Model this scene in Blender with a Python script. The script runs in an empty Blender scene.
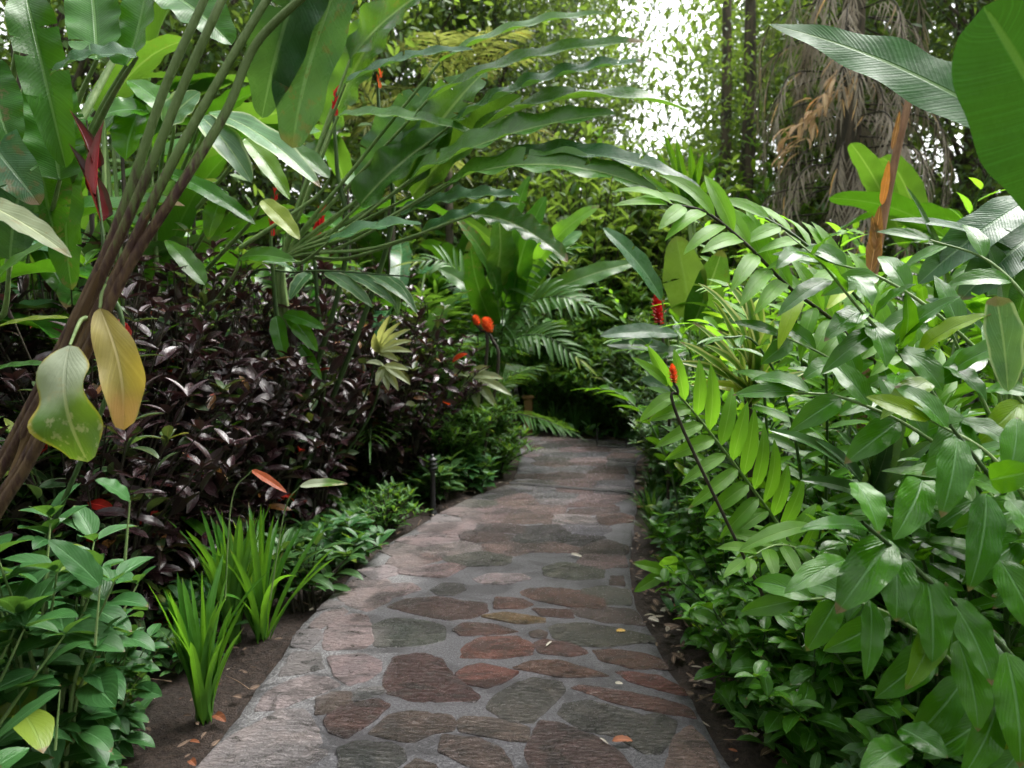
import bpy, math, random
import numpy as np
from mathutils import Vector, Matrix

# ------------------------------------------------------------------ camera, sky, sun, exposure
sc = bpy.context.scene
CAM_H, PITCH, F = 1.55, math.radians(6.5), 740.0
cam_d = bpy.data.cameras.new("camera"); cam = bpy.data.objects.new("camera", cam_d)
sc.collection.objects.link(cam); sc.camera = cam
cam.location = (0, 0, CAM_H); cam.rotation_euler = (math.radians(90) - PITCH, 0, 0)
cam_d.sensor_width = 36; cam_d.lens = 36 * F / 1024; cam_d.clip_start = 0.05; cam_d.clip_end = 600
cam_d.dof.use_dof = True; cam_d.dof.focus_distance = 2.5; cam_d.dof.aperture_fstop = 3.0

world = bpy.data.worlds.new("World"); sc.world = world; world.use_nodes = True
wn = world.node_tree; bg = wn.nodes["Background"]
sky = wn.nodes.new("ShaderNodeTexSky"); sky.sky_type = 'NISHITA'; sky.sun_disc = False
SUN_EL, SUN_AZ = math.radians(60), math.radians(55)     # azimuth from +Y towards +X
sky.sun_elevation = SUN_EL; sky.sun_rotation = SUN_AZ
sky.air_density = 1.0; sky.dust_density = 3.0; sky.ozone_density = 1.0
hs = wn.nodes.new("ShaderNodeHueSaturation"); hs.inputs["Saturation"].default_value = 0.10; hs.inputs["Value"].default_value = 1.0
wn.links.new(sky.outputs[0], hs.inputs["Color"]); wn.links.new(hs.outputs[0], bg.inputs[0])
bg.inputs[1].default_value = 0.15
sd = bpy.data.lights.new("sun", 'SUN'); sd.energy = 1.3; sd.angle = math.radians(40); sd.color = (1.0, 0.965, 0.90)
sun = bpy.data.objects.new("sun", sd); sc.collection.objects.link(sun)
sdir = Vector((math.sin(SUN_AZ) * math.cos(SUN_EL), math.cos(SUN_AZ) * math.cos(SUN_EL), math.sin(SUN_EL)))
sun.rotation_euler = sdir.to_track_quat('Z', 'Y').to_euler(); sun.location = sdir * 30
sc.view_settings.view_transform = 'Standard'; sc.view_settings.look = 'None'
sc.view_settings.exposure = 2.22; sc.view_settings.gamma = 1.0
sc.cycles.max_bounces = 8; sc.cycles.diffuse_bounces = 4; sc.cycles.glossy_bounces = 2
sc.cycles.transmission_bounces = 5; sc.cycles.transparent_max_bounces = 4
sc.cycles.use_denoising = True; sc.cycles.use_adaptive_sampling = True; sc.cycles.adaptive_threshold = 0.02
sc.cycles.caustics_reflective = False; sc.cycles.caustics_refractive = False
sc.cycles.sample_clamp_indirect = 4.0

R = np.random.default_rng(11)
def U(a, b): return float(R.uniform(a, b))
UPV = np.array((0., 0., 1.))
def nrm(v):
    v = np.asarray(v, float); return v / (np.linalg.norm(v) + 1e-9)

# a direction seen in the photograph, taken out to forward distance Y, is a place in the garden
_cp, _sp = math.cos(PITCH), math.sin(PITCH)
def P(px, py, Y):
    dx, dz = (px - 512) / F, -(py - 384) / F
    d = np.array((dx, _cp + dz * _sp, -_sp + dz * _cp)); return np.array((0, 0, CAM_H)) + d * (Y / d[1])
def G(px, py, z=0.0):
    dx, dz = (px - 512) / F, -(py - 384) / F
    d = np.array((dx, _cp + dz * _sp, -_sp + dz * _cp)); return np.array((0, 0, CAM_H)) + d * ((z - CAM_H) / d[2])
SOIL = -0.06

# ------------------------------------------------------------------ node helpers
class NT:
    def __init__(s, name):
        s.m = bpy.data.materials.new(name); s.m.use_nodes = True; s.t = s.m.node_tree
        s.t.nodes.clear(); s.out = s.t.nodes.new("ShaderNodeOutputMaterial")
    def n(s, typ, **kw):
        nd = s.t.nodes.new(typ)
        for k, v in kw.items(): setattr(nd, k, v)
        return nd
    def put(s, sock, v):
        if isinstance(v, bpy.types.NodeSocket): s.t.links.new(v, sock)
        elif isinstance(v, (tuple, list)) and len(v) == 3 and sock.type == 'RGBA': sock.default_value = (*v, 1)
        else: sock.default_value = v
    def math(s, op, a, b=0.0, c=0.0, clamp=False):
        nd = s.n("ShaderNodeMath", operation=op, use_clamp=clamp)
        for i, v in enumerate((a, b, c)): s.put(nd.inputs[i], v)
        return nd.outputs[0]
    def ss(s, x, lo, hi):
        nd = s.n("ShaderNodeMapRange", interpolation_type='SMOOTHSTEP')
        s.put(nd.inputs[0], x); nd.inputs[1].default_value = lo; nd.inputs[2].default_value = hi
        return nd.outputs[0]
    def mix(s, f, a, b, mode='MIX'):
        nd = s.n("ShaderNodeMix", data_type='RGBA', blend_type=mode)
        s.put(nd.inputs[0], f); s.put(nd.inputs[6], a); s.put(nd.inputs[7], b); return nd.outputs[2]
    def noise(s, scale, detail=3, vec=None, rough=.55, dist=0.0):
        nd = s.n("ShaderNodeTexNoise"); nd.inputs["Scale"].default_value = scale; nd.inputs["Detail"].default_value = detail
        nd.inputs["Roughness"].default_value = rough; nd.inputs["Distortion"].default_value = dist
        if vec is not None: s.t.links.new(vec, nd.inputs["Vector"])
        return nd.outputs["Fac"]
    def obj(s): return s.n("ShaderNodeTexCoord").outputs["Object"]
    def bump(s, h, dist, strength=1.0):
        nd = s.n("ShaderNodeBump"); nd.inputs["Distance"].default_value = dist; nd.inputs["Strength"].default_value = strength
        s.put(nd.inputs["Height"], h); return nd.outputs[0]
    def bsdf(s, col, rough, normal=None, spec=.5, metal=0.0):
        nd = s.n("ShaderNodeBsdfPrincipled"); s.put(nd.inputs["Base Color"], col); s.put(nd.inputs["Roughness"], rough)
        s.put(nd.inputs["Specular IOR Level"], spec); nd.inputs["Metallic"].default_value = metal
        if normal is not None: s.t.links.new(normal, nd.inputs["Normal"])
        return nd.outputs[0]
    def done(s, sh): s.t.links.new(sh, s.out.inputs["Surface"]); return s.m

def leaf_mat(name, dark, light, rib=None, veins=16, slope=.5, vamp=.25, rough=.3, trans=.3, tcol=None, rim=None, rimw=.75,
             under=None, blotch=None, bump=.0018, spec=.30, grad=None):
    s = NT(name)
    uv = s.n("ShaderNodeUVMap", uv_map="UVMap"); sep = s.n("ShaderNodeSeparateXYZ"); s.t.links.new(uv.outputs[0], sep.inputs[0])
    u = sep.outputs[0]; v = s.math('ABSOLUTE', s.math('SUBTRACT', s.math('MULTIPLY', sep.outputs[1], 2.0), 1.0))
    at = s.n("ShaderNodeAttribute", attribute_name="tint"); sp = s.n("ShaderNodeSeparateColor"); s.t.links.new(at.outputs["Color"], sp.inputs[0])
    r, g, b = sp.outputs
    oc = s.obj()
    col = s.mix(r, dark, light)
    nz = s.noise(9, 3, oc)
    col = s.mix(s.math('MULTIPLY', s.ss(nz, .35, .7), .45), col, tuple(c * .55 for c in dark))
    ph = s.math('MULTIPLY', s.math('SUBTRACT', u, s.math('MULTIPLY', v, slope * .35)), veins * 6.283)
    cx = s.n("ShaderNodeCombineXYZ"); s.put(cx.inputs[0], s.math('MULTIPLY', ph, .32)); s.put(cx.inputs[1], s.math('MULTIPLY', g, 40.0)); s.put(cx.inputs[2], s.math('MULTIPLY', sep.outputs[1], .6))
    vn = s.noise(1.0, 2, cx.outputs[0], .6)
    vs = s.math('ADD', s.math('MULTIPLY', s.math('SINE', s.math('ADD', ph, s.math('MULTIPLY', vn, 5.0))), .5), .5)
    vv = s.math('ADD', s.math('MULTIPLY', vs, .35), s.math('MULTIPLY', vn, .9))
    vl = s.ss(vn, .52, .66)
    col = s.mix(s.math('MULTIPLY', vl, vamp), col, tuple(min(1, c * 1.9 + .01) for c in light))
    ribc = rib or tuple(min(1, c * 2.2 + .02) for c in light)
    rm = s.math('SUBTRACT', 1.0, s.ss(v, .03, .085))
    col = s.mix(s.math('MULTIPLY', rm, .8), col, ribc)
    if grad:   # colour towards one end of the leaf: (colour, from, to)
        col = s.mix(s.math('MULTIPLY', s.ss(s.math('ADD', u, s.math('MULTIPLY', s.math('SUBTRACT', nz, .5), .4)), grad[1], grad[2]) if grad[1] < grad[2] else s.math('SUBTRACT', 1.0, s.ss(s.math('ADD', u, s.math('MULTIPLY', s.math('SUBTRACT', nz, .5), .4)), grad[2], grad[1])), .9), col, grad[0])
    if rim:
        col = s.mix(s.ss(s.math('ADD', v, s.math('MULTIPLY', s.math('SUBTRACT', nz, .5), .5)), rimw, rimw + .15), col, rim)
    if blotch:      # damage, age spots: (colour, amount), strongest on leaves whose tint.b is high
        nb = s.noise(22, 4, oc, .65)
        f = s.math('MULTIPLY', s.ss(s.math('ADD', nb, s.math('MULTIPLY', u, .10)), .62, .70), s.ss(b, 1 - blotch[1], 1.0))
        col = s.mix(f, col, blotch[0])
    # a few percent of leaves are yellowing
    col = s.mix(s.math('MULTIPLY', s.ss(g, .965, .985), .6), col, (light[0] * 2.5 + .10, light[1] * 1.6 + .06, light[2] * .6))
    # dry brown tips on some leaves
    col = s.mix(s.math('MULTIPLY', s.ss(s.math('ADD', u, s.math('MULTIPLY', s.math('SUBTRACT', nz, .5), .3)), .93, .97), s.ss(b, .55, .75)), col, (.13, .085, .04))
    geo = s.n("ShaderNodeNewGeometry")
    und = under or (light[0] * 1.1 + .015, light[1] * 1.05 + .015, light[2] * 1.1 + .008)
    col2 = s.mix(s.math('MULTIPLY', geo.outputs["Backfacing"], .55), col, und)
    wet = s.noise(14, 3, oc)
    fine = s.noise(160, 2, oc)
    rg = s.math('ADD', s.math('ADD', rough, s.math('MULTIPLY', s.math('SUBTRACT', wet, .5), .35)), s.math('MULTIPLY', geo.outputs["Backfacing"], .25), clamp=True)
    h = s.math('ADD', s.math('MULTIPLY', vv, .55), s.math('MULTIPLY', wet, 2.5))
    h = s.math('ADD', h, s.math('MULTIPLY', fine, .25)); h = s.math('SUBTRACT', h, s.math('MULTIPLY', rm, 1.0))
    nm = s.bump(h, bump, .8)
    p = s.bsdf(col2, rg, nm, spec)
    tr = s.n("ShaderNodeBsdfTranslucent")
    tc = tcol or (min(1, light[0] * 2.2 + .05), min(1, light[1] * 1.9 + .06), light[2] * .7)
    s.t.links.new(s.mix(.35, tc, s.mix(1.0, col, (1.8, 1.8, 1.2), 'MULTIPLY')), tr.inputs[0])
    mx = s.n("ShaderNodeMixShader"); mx.inputs[0].default_value = trans
    s.t.links.new(p, mx.inputs[1]); s.t.links.new(tr.outputs[0], mx.inputs[2])
    return s.done(mx.outputs[0])

def stem_mat(name, a, b, rough=.45, scale=30, trans=None):
    s = NT(name); oc = s.obj()
    mp = s.n("ShaderNodeMapping"); mp.inputs["Scale"].default_value = (1, 1, .18); s.t.links.new(oc, mp.inputs[0])
    nz = s.noise(scale, 4, mp.outputs[0], .65)
    col = s.mix(s.ss(nz, .35, .65), a, b)
    if trans:   # colour changes along the stalk, by its own length
        uv = s.n("ShaderNodeUVMap", uv_map="UVMap"); sep = s.n("ShaderNodeSeparateXYZ"); s.t.links.new(uv.outputs[0], sep.inputs[0])
        col = s.mix(s.ss(s.math('ADD', sep.outputs[0], s.math('MULTIPLY', s.math('SUBTRACT', nz, .5), .5)), trans[1], trans[2]), col, trans[0])
    return s.done(s.bsdf(col, rough, s.bump(nz, .007), .35))

M = {}
M['banana'] = leaf_mat('banana_leaf', (.018, .085, .007), (.036, .140, .012), rib=(.12, .24, .07), veins=46, slope=.35, vamp=.22, rough=.33, trans=.24, blotch=((.12, .09, .04), .3))
M['banana_deep'] = leaf_mat('deep_green_banana_leaf', (.010, .070, .010), (.018, .095, .014), rib=(.10, .2, .05), veins=46, slope=.35, vamp=.25, rough=.46, trans=.2, spec=.25)
M['banana_blue'] = leaf_mat('heliconia_leaf', (.020, .075, .026), (.042, .125, .044), rib=(.14, .24, .12), veins=44, slope=.4, vamp=.16, rough=.28, trans=.25, under=(.06, .13, .085), blotch=((.10, .08, .03), .2))
M['helic'] = leaf_mat('fan_leaf', (.028, .092, .014), (.062, .160, .028), rib=(.22, .32, .12), veins=40, slope=.4, vamp=.14, rough=.27, trans=.3, blotch=((.14, .08, .03), .3))
M['ginger'] = leaf_mat('ginger_leaf', (.028, .100, .006), (.062, .180, .012), rib=(.12, .26, .07), veins=13, slope=1.6, vamp=.12, rough=.22, trans=.35)
M['ginger_bright'] = leaf_mat('young_ginger_leaf', (.075, .215, .012), (.145, .330, .024), rib=(.22, .40, .08), veins=12, slope=1.5, vamp=.15, rough=.42, trans=.5, tcol=(.28, .58, .03))
M['shell'] = leaf_mat('shell_ginger_leaf', (.020, .098, .004), (.048, .165, .008), rib=(.11, .24, .08), veins=9, slope=1.8, vamp=.12, rough=.17, trans=.32, bump=.0018)
M['shell_rim'] = leaf_mat('variegated_ginger_leaf', (.045, .130, .050), (.090, .190, .080), rib=(.25, .36, .16), veins=10, slope=1.8, vamp=.35, rough=.25, trans=.3, rim=(.30, .38, .20), rimw=.8)
M['ruellia'] = leaf_mat('shrub_leaf', (.020, .080, .022), (.045, .130, .036), rib=(.10, .22, .09), veins=8, slope=1.5, vamp=.22, rough=.36, trans=.28)
M['ruellia_small'] = leaf_mat('small_shrub_leaf', (.026, .105, .010), (.060, .175, .016), rib=(.11, .26, .08), veins=7, slope=1.4, vamp=.2, rough=.24, trans=.3)
M['croton'] = leaf_mat('croton_leaf', (.014, .008, .010), (.044, .021, .025), rib=(.07, .03, .035), veins=8, slope=1.2, vamp=.12, rough=.22, trans=.06, tcol=(.09, .02, .02), under=(.018, .010, .012), blotch=((.16, .03, .02), .15), spec=.6)
M['croton_red'] = leaf_mat('red_young_croton_leaf', (.30, .012, .012), (.45, .03, .02), veins=8, vamp=.2, rough=.3, trans=.2)
M['croton_green'] = leaf_mat('bronze_croton_leaf', (.020, .040, .018), (.050, .085, .034), rib=(.2, .16, .06), veins=8, slope=1.2, vamp=.2, rough=.30, trans=.15, blotch=((.2, .09, .02), .4))
M['pale'] = leaf_mat('pale_leaf', (.19, .225, .13), (.28, .32, .19), rib=(.45, .5, .28), veins=8, slope=1.5, vamp=.25, rough=.42, trans=.3, blotch=((.20, .16, .08), .5))
M['strap'] = leaf_mat('strap_leaf', (.035, .130, .014), (.075, .210, .026), rib=(.09, .24, .04), veins=0, slope=0, vamp=0, rough=.32, trans=.4)
M['strap_dark'] = leaf_mat('dark_strap_leaf', (.020, .070, .014), (.040, .115, .022), rib=(.04, .12, .04), veins=0, slope=0, vamp=0, rough=.28, trans=.25)
M['varieg'] = leaf_mat('cream_edged_leaf', (.050, .140, .020), (.10, .21, .03), rib=(.10, .2, .04), veins=0, slope=0, vamp=0, rough=.34, trans=.35, rim=(.42, .43, .15), rimw=.5)
M['rosette'] = leaf_mat('rosette_leaf', (.030, .085, .026), (.055, .130, .040), rib=(.16, .24, .12), veins=2, slope=0, vamp=.05, rough=.24, trans=.2, under=(.06, .12, .07))
M['fern'] = leaf_mat('fern_leaf', (.030, .100, .018), (.070, .170, .034), veins=8, vamp=.1, rough=.4, trans=.35)
M['fern_dark'] = leaf_mat('dark_understorey_leaf', (.026, .075, .020), (.056, .130, .038), veins=8, vamp=.1, rough=.36, trans=.25)
M['tree'] = leaf_mat('tree_leaf', (.052, .110, .030), (.110, .195, .055), veins=0, vamp=0, rough=.5, trans=.42)
M['tree_dark'] = leaf_mat('dark_tree_leaf', (.032, .066, .026), (.066, .115, .042), veins=0, vamp=0, rough=.5, trans=.35)
M['yellow'] = leaf_mat('yellow_frond', (.11, .14, .03), (.20, .215, .055), tcol=(.26, .30, .07), veins=0, vamp=0, rough=.5, trans=.45)
M['dry'] = leaf_mat('dry_leaf', (.25, .215, .17), (.44, .38, .31), rib=(.25, .2, .14), veins=10, vamp=.2, rough=.8, trans=.15, tcol=(.3, .22, .14))
M['tan'] = leaf_mat('tan_dead_leaf', (.42, .27, .15), (.62, .42, .26), veins=10, vamp=.2, rough=.75, trans=.25, tcol=(.6, .4, .22))
M['old'] = leaf_mat('ageing_green_leaf', (.045, .115, .016), (.080, .160, .026), rib=(.3, .33, .14), veins=14, slope=1.2, vamp=.2, rough=.38, trans=.3, rim=(.30, .24, .04), rimw=.86, blotch=((.34, .32, .20), 1.6), grad=((.36, .40, .29), .62, .34))
M['yellowing'] = leaf_mat('withered_yellow_leaf', (.24, .20, .055), (.33, .27, .085), rib=(.5, .42, .22), veins=14, slope=1.2, vamp=.2, rough=.5, trans=.3, rim=(.26, .20, .07), rimw=.85, blotch=((.20, .13, .06), 1.2), grad=((.42, .22, .09), .60, .90))
M['litter'] = leaf_mat('old_litter_leaf', (.07, .045, .032), (.19, .13, .09), veins=8, vamp=.2, rough=.75, trans=.05)
M['sheath_husk'] = leaf_mat('fibrous_sheath', (.060, .030, .022), (.15, .095, .05), rib=(.1, .06, .04), veins=0, vamp=0, rough=.65, trans=.05, rim=(.22, .16, .09), rimw=.9, bump=.004)
M['husk'] = leaf_mat('peeling_husk', (.33, .15, .06), (.45, .25, .13), veins=6, vamp=.2, rough=.7, trans=.1, blotch=((.2, .18, .15), 1.))
M['orange'] = leaf_mat('orange_leaf', (.16, .030, .006), (.24, .048, .010), veins=10, vamp=.2, rough=.45, trans=.3, rim=(.3, .06, .02))
M['fallen_brown'] = leaf_mat('fallen_brown_leaf', (.13, .042, .018), (.20, .070, .030), veins=8, vamp=.3, rough=.6, trans=.1)
M['fallen_yellow'] = leaf_mat('fallen_yellow_leaf', (.30, .17, .03), (.38, .25, .05), veins=8, vamp=.2, rough=.5, trans=.1)
M['fallen_pale'] = leaf_mat('fallen_bleached_leaf', (.26, .235, .19), (.36, .33, .28), veins=8, vamp=.2, rough=.7, trans=.05)
M['red'] = leaf_mat('red_bract', (.42, .006, .012), (.60, .015, .025), rib=(.5, .02, .03), veins=0, vamp=0, rough=.35, trans=.25, tcol=(.9, .04, .04), under=(.4, .01, .015))
M['red_black'] = leaf_mat('lobster_claw_bract', (.09, .004, .006), (.16, .007, .010), rib=(.45, .02, .03), veins=0, vamp=0, rough=.3, trans=.2, tcol=(.35, .01, .01), rim=(.012, .020, .010), rimw=.6, under=(.14, .006, .010), grad=((.012, .018, .010), .55, .85))
M['orange_red'] = leaf_mat('orange_red_bract', (.62, .06, .02), (.75, .12, .03), veins=0, vamp=0, rough=.4, trans=.3, tcol=(.9, .2, .05))
M['stem'] = stem_mat('green_stem', (.06, .11, .03), (.03, .06, .02))
M['stem_light'] = stem_mat('pale_green_stem', (.22, .30, .12), (.13, .22, .07))
M['stem_dark'] = stem_mat('woody_stem', (.055, .045, .032), (.025, .02, .016), .7)
M['sheath'] = stem_mat('brown_sheathed_stalk', (.042, .018, .016), (.115, .070, .038), .6, 60, ((.085, .135, .035), .52, .66))
M['deadstalk'] = stem_mat('dead_stalk', (.30, .17, .10), (.18, .09, .05), .6, 30)
M['bark'] = stem_mat('bark', (.13, .10, .075), (.05, .045, .035), .85, 14)

# ------------------------------------------------------------------ mesh builder
class Bld:
    def __init__(s, mats): s.mats = mats if isinstance(mats, (list, tuple)) else [mats]; s.V = []; s.Fc = []; s.UV = []; s.T = []; s.MI = []; s.nv = 0; s.L = []
    def _add(s, v, f, uv, t, mi=0):
        s.V.append(v); s.Fc.append(f + s.nv); s.UV.append(uv); s.T.append(t); s.MI.append(np.full(len(f), mi, np.int32)); s.nv += len(v)
    # one leaf from base to tip. n: side the upper face looks to; bend: total curl (radians, + = droops away from n)
    tear = 0
    def leaf(s, base, tip, W, n=(0, 0, 1), bend=.5, fold=.25, wave=.0, wf=4., twist=0., a=.55, b=.75, pet=0., mi=0, res=(6, 4), sweep=0., tint=None):
        s.L.append((res, mi, tuple(base), tuple(tip), W, tuple(n), bend, fold, wave, wf, twist, a, b, pet, sweep,
                    tint if tint is not None else (U(0, 1), U(0, 1), U(0, 1)), U(0, 6.28)))
    def tube(s, pts, rad, ns=6, mi=0, sub=4, smooth=True):
        pts = np.asarray(pts, float); n = len(pts)
        rad = np.full(n, rad, float) if np.isscalar(rad) else np.asarray(rad, float)
        if smooth and n > 2 and sub > 1:
            q = np.vstack([2 * pts[0] - pts[1], pts, 2 * pts[-1] - pts[-2]]); out = []; rr = []
            for i in range(n - 1):
                p0, p1, p2, p3 = q[i:i + 4]
                for k in range(sub):
                    t = k / sub
                    out.append(.5 * ((2 * p1) + (-p0 + p2) * t + (2 * p0 - 5 * p1 + 4 * p2 - p3) * t * t + (-p0 + 3 * p1 - 3 * p2 + p3) * t ** 3))
                    rr.append(rad[i] * (1 - t) + rad[i + 1] * t)
            out.append(pts[-1]); rr.append(rad[-1]); pts = np.array(out); rad = np.array(rr); n = len(pts)
        tg = np.gradient(pts, axis=0); tg /= (np.linalg.norm(tg, axis=1)[:, None] + 1e-9)
        ref = np.array((1., 0, 0)) if abs(tg[:, 0]).mean() < .7 else np.array((0, 1., 0))
        a_ = np.cross(tg, ref); a_ /= (np.linalg.norm(a_, axis=1)[:, None] + 1e-9); b_ = np.cross(tg, a_)
        th = np.arange(ns) / ns * 2 * np.pi
        v = pts[:, None] + rad[:, None, None] * (np.cos(th)[None, :, None] * a_[:, None] + np.sin(th)[None, :, None] * b_[:, None])
        i, j = np.meshgrid(np.arange(n - 1), np.arange(ns), indexing='ij'); j2 = (j + 1) % ns
        f = np.stack([i * ns + j, i * ns + j2, (i + 1) * ns + j2, (i + 1) * ns + j], -1).reshape(-1, 4)
        uv = np.stack(np.broadcast_arrays(np.linspace(0, 1, n)[:, None], (th / 6.2832)[None]), -1).reshape(-1, 2)
        s._add(v.reshape(-1, 3), f, uv, np.tile((.5, .5, 0), (n * ns, 1)), mi)
        return pts
    def flush(s):
        groups = {}
        for l in s.L: groups.setdefault((l[0], l[1]), []).append(l)
        s.L = []
        for (res, mi), ls in groups.items():
            nt, ns = res; K = len(ls)
            B = np.array([l[2] for l in ls]); T = np.array([l[3] for l in ls]); W = np.array([l[4] for l in ls]); N = np.array([l[5] for l in ls], float)
            bend, fold, wave, wf, twist, a, b, pet, sweep = [np.array([l[i] for l in ls], float)[:, None] for i in range(6, 15)]
            tint = np.array([l[15] for l in ls]); ph = np.array([l[16] for l in ls])[:, None]
            C = T - B; Lc = np.linalg.norm(C, axis=1) + 1e-9; e = C / Lc[:, None]
            N = N - (N * e).sum(1)[:, None] * e
            bad = np.linalg.norm(N, axis=1) < 1e-3; N[bad] = np.cross(e[bad], np.array((0.3, 1, .2)))
            N /= np.linalg.norm(N, axis=1)[:, None]; S = np.cross(N, e)
            bend = np.where(abs(bend) < .02, .02, bend)
            Larc = Lc[:, None] * (bend / 2) / np.sin(bend / 2)
            t = np.linspace(0, 1, nt + 1)[None]; t = np.repeat(t, K, 0)
            x = Larc / bend * (np.sin(bend / 2) - np.sin(bend / 2 - bend * t))
            z = Larc / bend * (np.cos(bend / 2 - bend * t) - np.cos(bend / 2))
            y = sweep * Lc[:, None] * np.sin(np.pi * t)
            th = bend / 2 - bend * t
            tp = np.clip((t - pet) / (1 - pet), 0, 1)
            w = tp ** a * (1 - tp) ** b; tm = a / (a + b); w = w / (tm ** a * (1 - tm) ** b)
            w = np.maximum(w * (1 + .04 * np.sin(t * 17 + ph)), 0.0)
            w = np.where((t <= pet) & (pet > 0), .05, w); w = w * W[:, None] * .5
            sp = (B[:, None] + x[..., None] * e[:, None] + z[..., None] * N[:, None] + y[..., None] * S[:, None])
            nt_ = -np.sin(th)[..., None] * e[:, None] + np.cos(th)[..., None] * N[:, None]
            tw = (twist * t)[..., None]
            sd_ = np.cos(tw) * S[:, None] + np.sin(tw) * nt_; nn = -np.sin(tw) * S[:, None] + np.cos(tw) * nt_
            sv = np.linspace(-1, 1, ns + 1)[None, None]
            fo = np.repeat(fold, nt + 1, 1)[..., None]
            off_s = sv * np.cos(fo * np.abs(sv) ** .5) * w[..., None]
            wv = np.sin(6.283 * wf * t + ph)[..., None] * (sv > 0) + np.sin(6.283 * wf * 1.13 * t + ph * 1.7 + 1)[..., None] * (sv < 0)
            off_n = np.abs(sv) * np.sin(fo) * w[..., None] + (wave * W[:, None] * np.clip(w / (W[:, None] * .5 + 1e-9), 0, 1))[..., None] * wv * np.abs(sv) ** 1.6
            v = sp[:, :, None] + off_s[..., None] * sd_[:, :, None] + off_n[..., None] * nn[:, :, None]
            i, j = np.meshgrid(np.arange(nt), np.arange(ns), indexing='ij'); q = ns + 1
            f = np.stack([i * q + j, i * q + j + 1, (i + 1) * q + j + 1, (i + 1) * q + j], -1).reshape(-1, 4)[:, ::-1]
            nvl = (nt + 1) * q
            f = (f[None] + (np.arange(K) * nvl)[:, None, None]).reshape(-1, 4)
            if s.tear and nt >= 18 and ns >= 6:
                keep = np.ones((K, nt, ns), bool); v = v.copy(); h2 = ns // 2
                for k_ in range(K):
                    for _ in range(int(R.poisson(s.tear))):
                        r_ = int(R.integers(3, nt - 2)); m_ = int(R.integers(1, h2)); 
                        if U(0, 1) < .5: keep[k_, r_, :m_] = False; v[k_, r_ + 1, m_] = v[k_, r_, m_]; v[k_, r_ + 1, :m_] -= (v[k_, r_ + 1, :m_] - v[k_, r_, :m_]) * .35
                        else: keep[k_, r_, ns - m_:] = False; v[k_, r_ + 1, ns - m_] = v[k_, r_, ns - m_]; v[k_, r_ + 1, ns - m_ + 1:] -= (v[k_, r_ + 1, ns - m_ + 1:] - v[k_, r_, ns - m_ + 1:]) * .35
                f = f[keep.reshape(-1)]
            uv = np.stack(np.broadcast_arrays(np.linspace(0, 1, nt + 1)[:, None], np.linspace(0, 1, q)[None]), -1).reshape(-1, 2)
            s._add(v.reshape(-1, 3), f, np.tile(uv, (K, 1)), np.repeat(tint, nvl, 0), mi)
    def mesh(s, name, origin=(0, 0, 0)):
        s.flush(); me = bpy.data.meshes.new(name)
        v = np.concatenate(s.V) - np.asarray(origin); f = np.concatenate(s.Fc); uv = np.concatenate(s.UV); t = np.concatenate(s.T); mi = np.concatenate(s.MI)
        me.vertices.add(len(v)); me.vertices.foreach_set('co', v.astype(np.float32).ravel())
        fl = f.astype(np.int32).ravel(); me.loops.add(len(fl)); me.loops.foreach_set('vertex_index', fl)
        me.polygons.add(len(f)); me.polygons.foreach_set('loop_start', np.arange(0, len(fl), 4, dtype=np.int32))
        me.polygons.foreach_set('material_index', mi); me.polygons.foreach_set('use_smooth', np.ones(len(f), bool))
        me.uv_layers.new(name="UVMap").data.foreach_set('uv', uv[fl].astype(np.float32).ravel())
        ca = me.attributes.new("tint", 'FLOAT_COLOR', 'POINT'); ca.data.foreach_set('color', np.hstack([t, np.ones((len(t), 1))]).astype(np.float32).ravel())
        for m in s.mats: me.materials.append(M[m] if isinstance(m, str) else m)
        me.update(calc_edges=True); return me

def link(o): sc.collection.objects.link(o); return o
def tag(o, label=None, cat=None, group=None, kind=None):
    if label: o['label'] = label
    if cat: o['category'] = cat
    if group: o['group'] = group
    if kind: o['kind'] = kind
    return o
# a plant = an Empty at its base with its parts; parts: [(name, mesh, [sub-parts], label)]
def plant(name, parts, loc, label, cat, rz=0., s=1., group=None, tilt=(0, 0)):
    e = link(bpy.data.objects.new(name, None)); e.location = tuple(loc); e.rotation_euler = (tilt[0], tilt[1], rz); e.scale = (s, s, s)
    e.empty_display_size = .1
    tag(e, label, cat, group)
    def rec(ps, par):
        for p in ps:
            o = link(bpy.data.objects.new(p[0], p[1])); o.parent = par
            if len(p) > 3 and p[3]: o['label'] = p[3]
            if len(p) > 2 and p[2]: rec(p[2], o)
    rec(parts, e); return e
def single(name, me, label=None, cat=None, group=None, kind=None, loc=(0, 0, 0)):
    o = link(bpy.data.objects.new(name, me)); o.location = tuple(loc); return tag(o, label, cat, group, kind)

def arc_pts(p0, p1, lift, n=5, d=UPV):
    p0 = np.asarray(p0, float); p1 = np.asarray(p1, float)
    return [p0 + (p1 - p0) * t + d * lift * 4 * t * (1 - t) for t in np.linspace(0, 1, n)]

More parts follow.
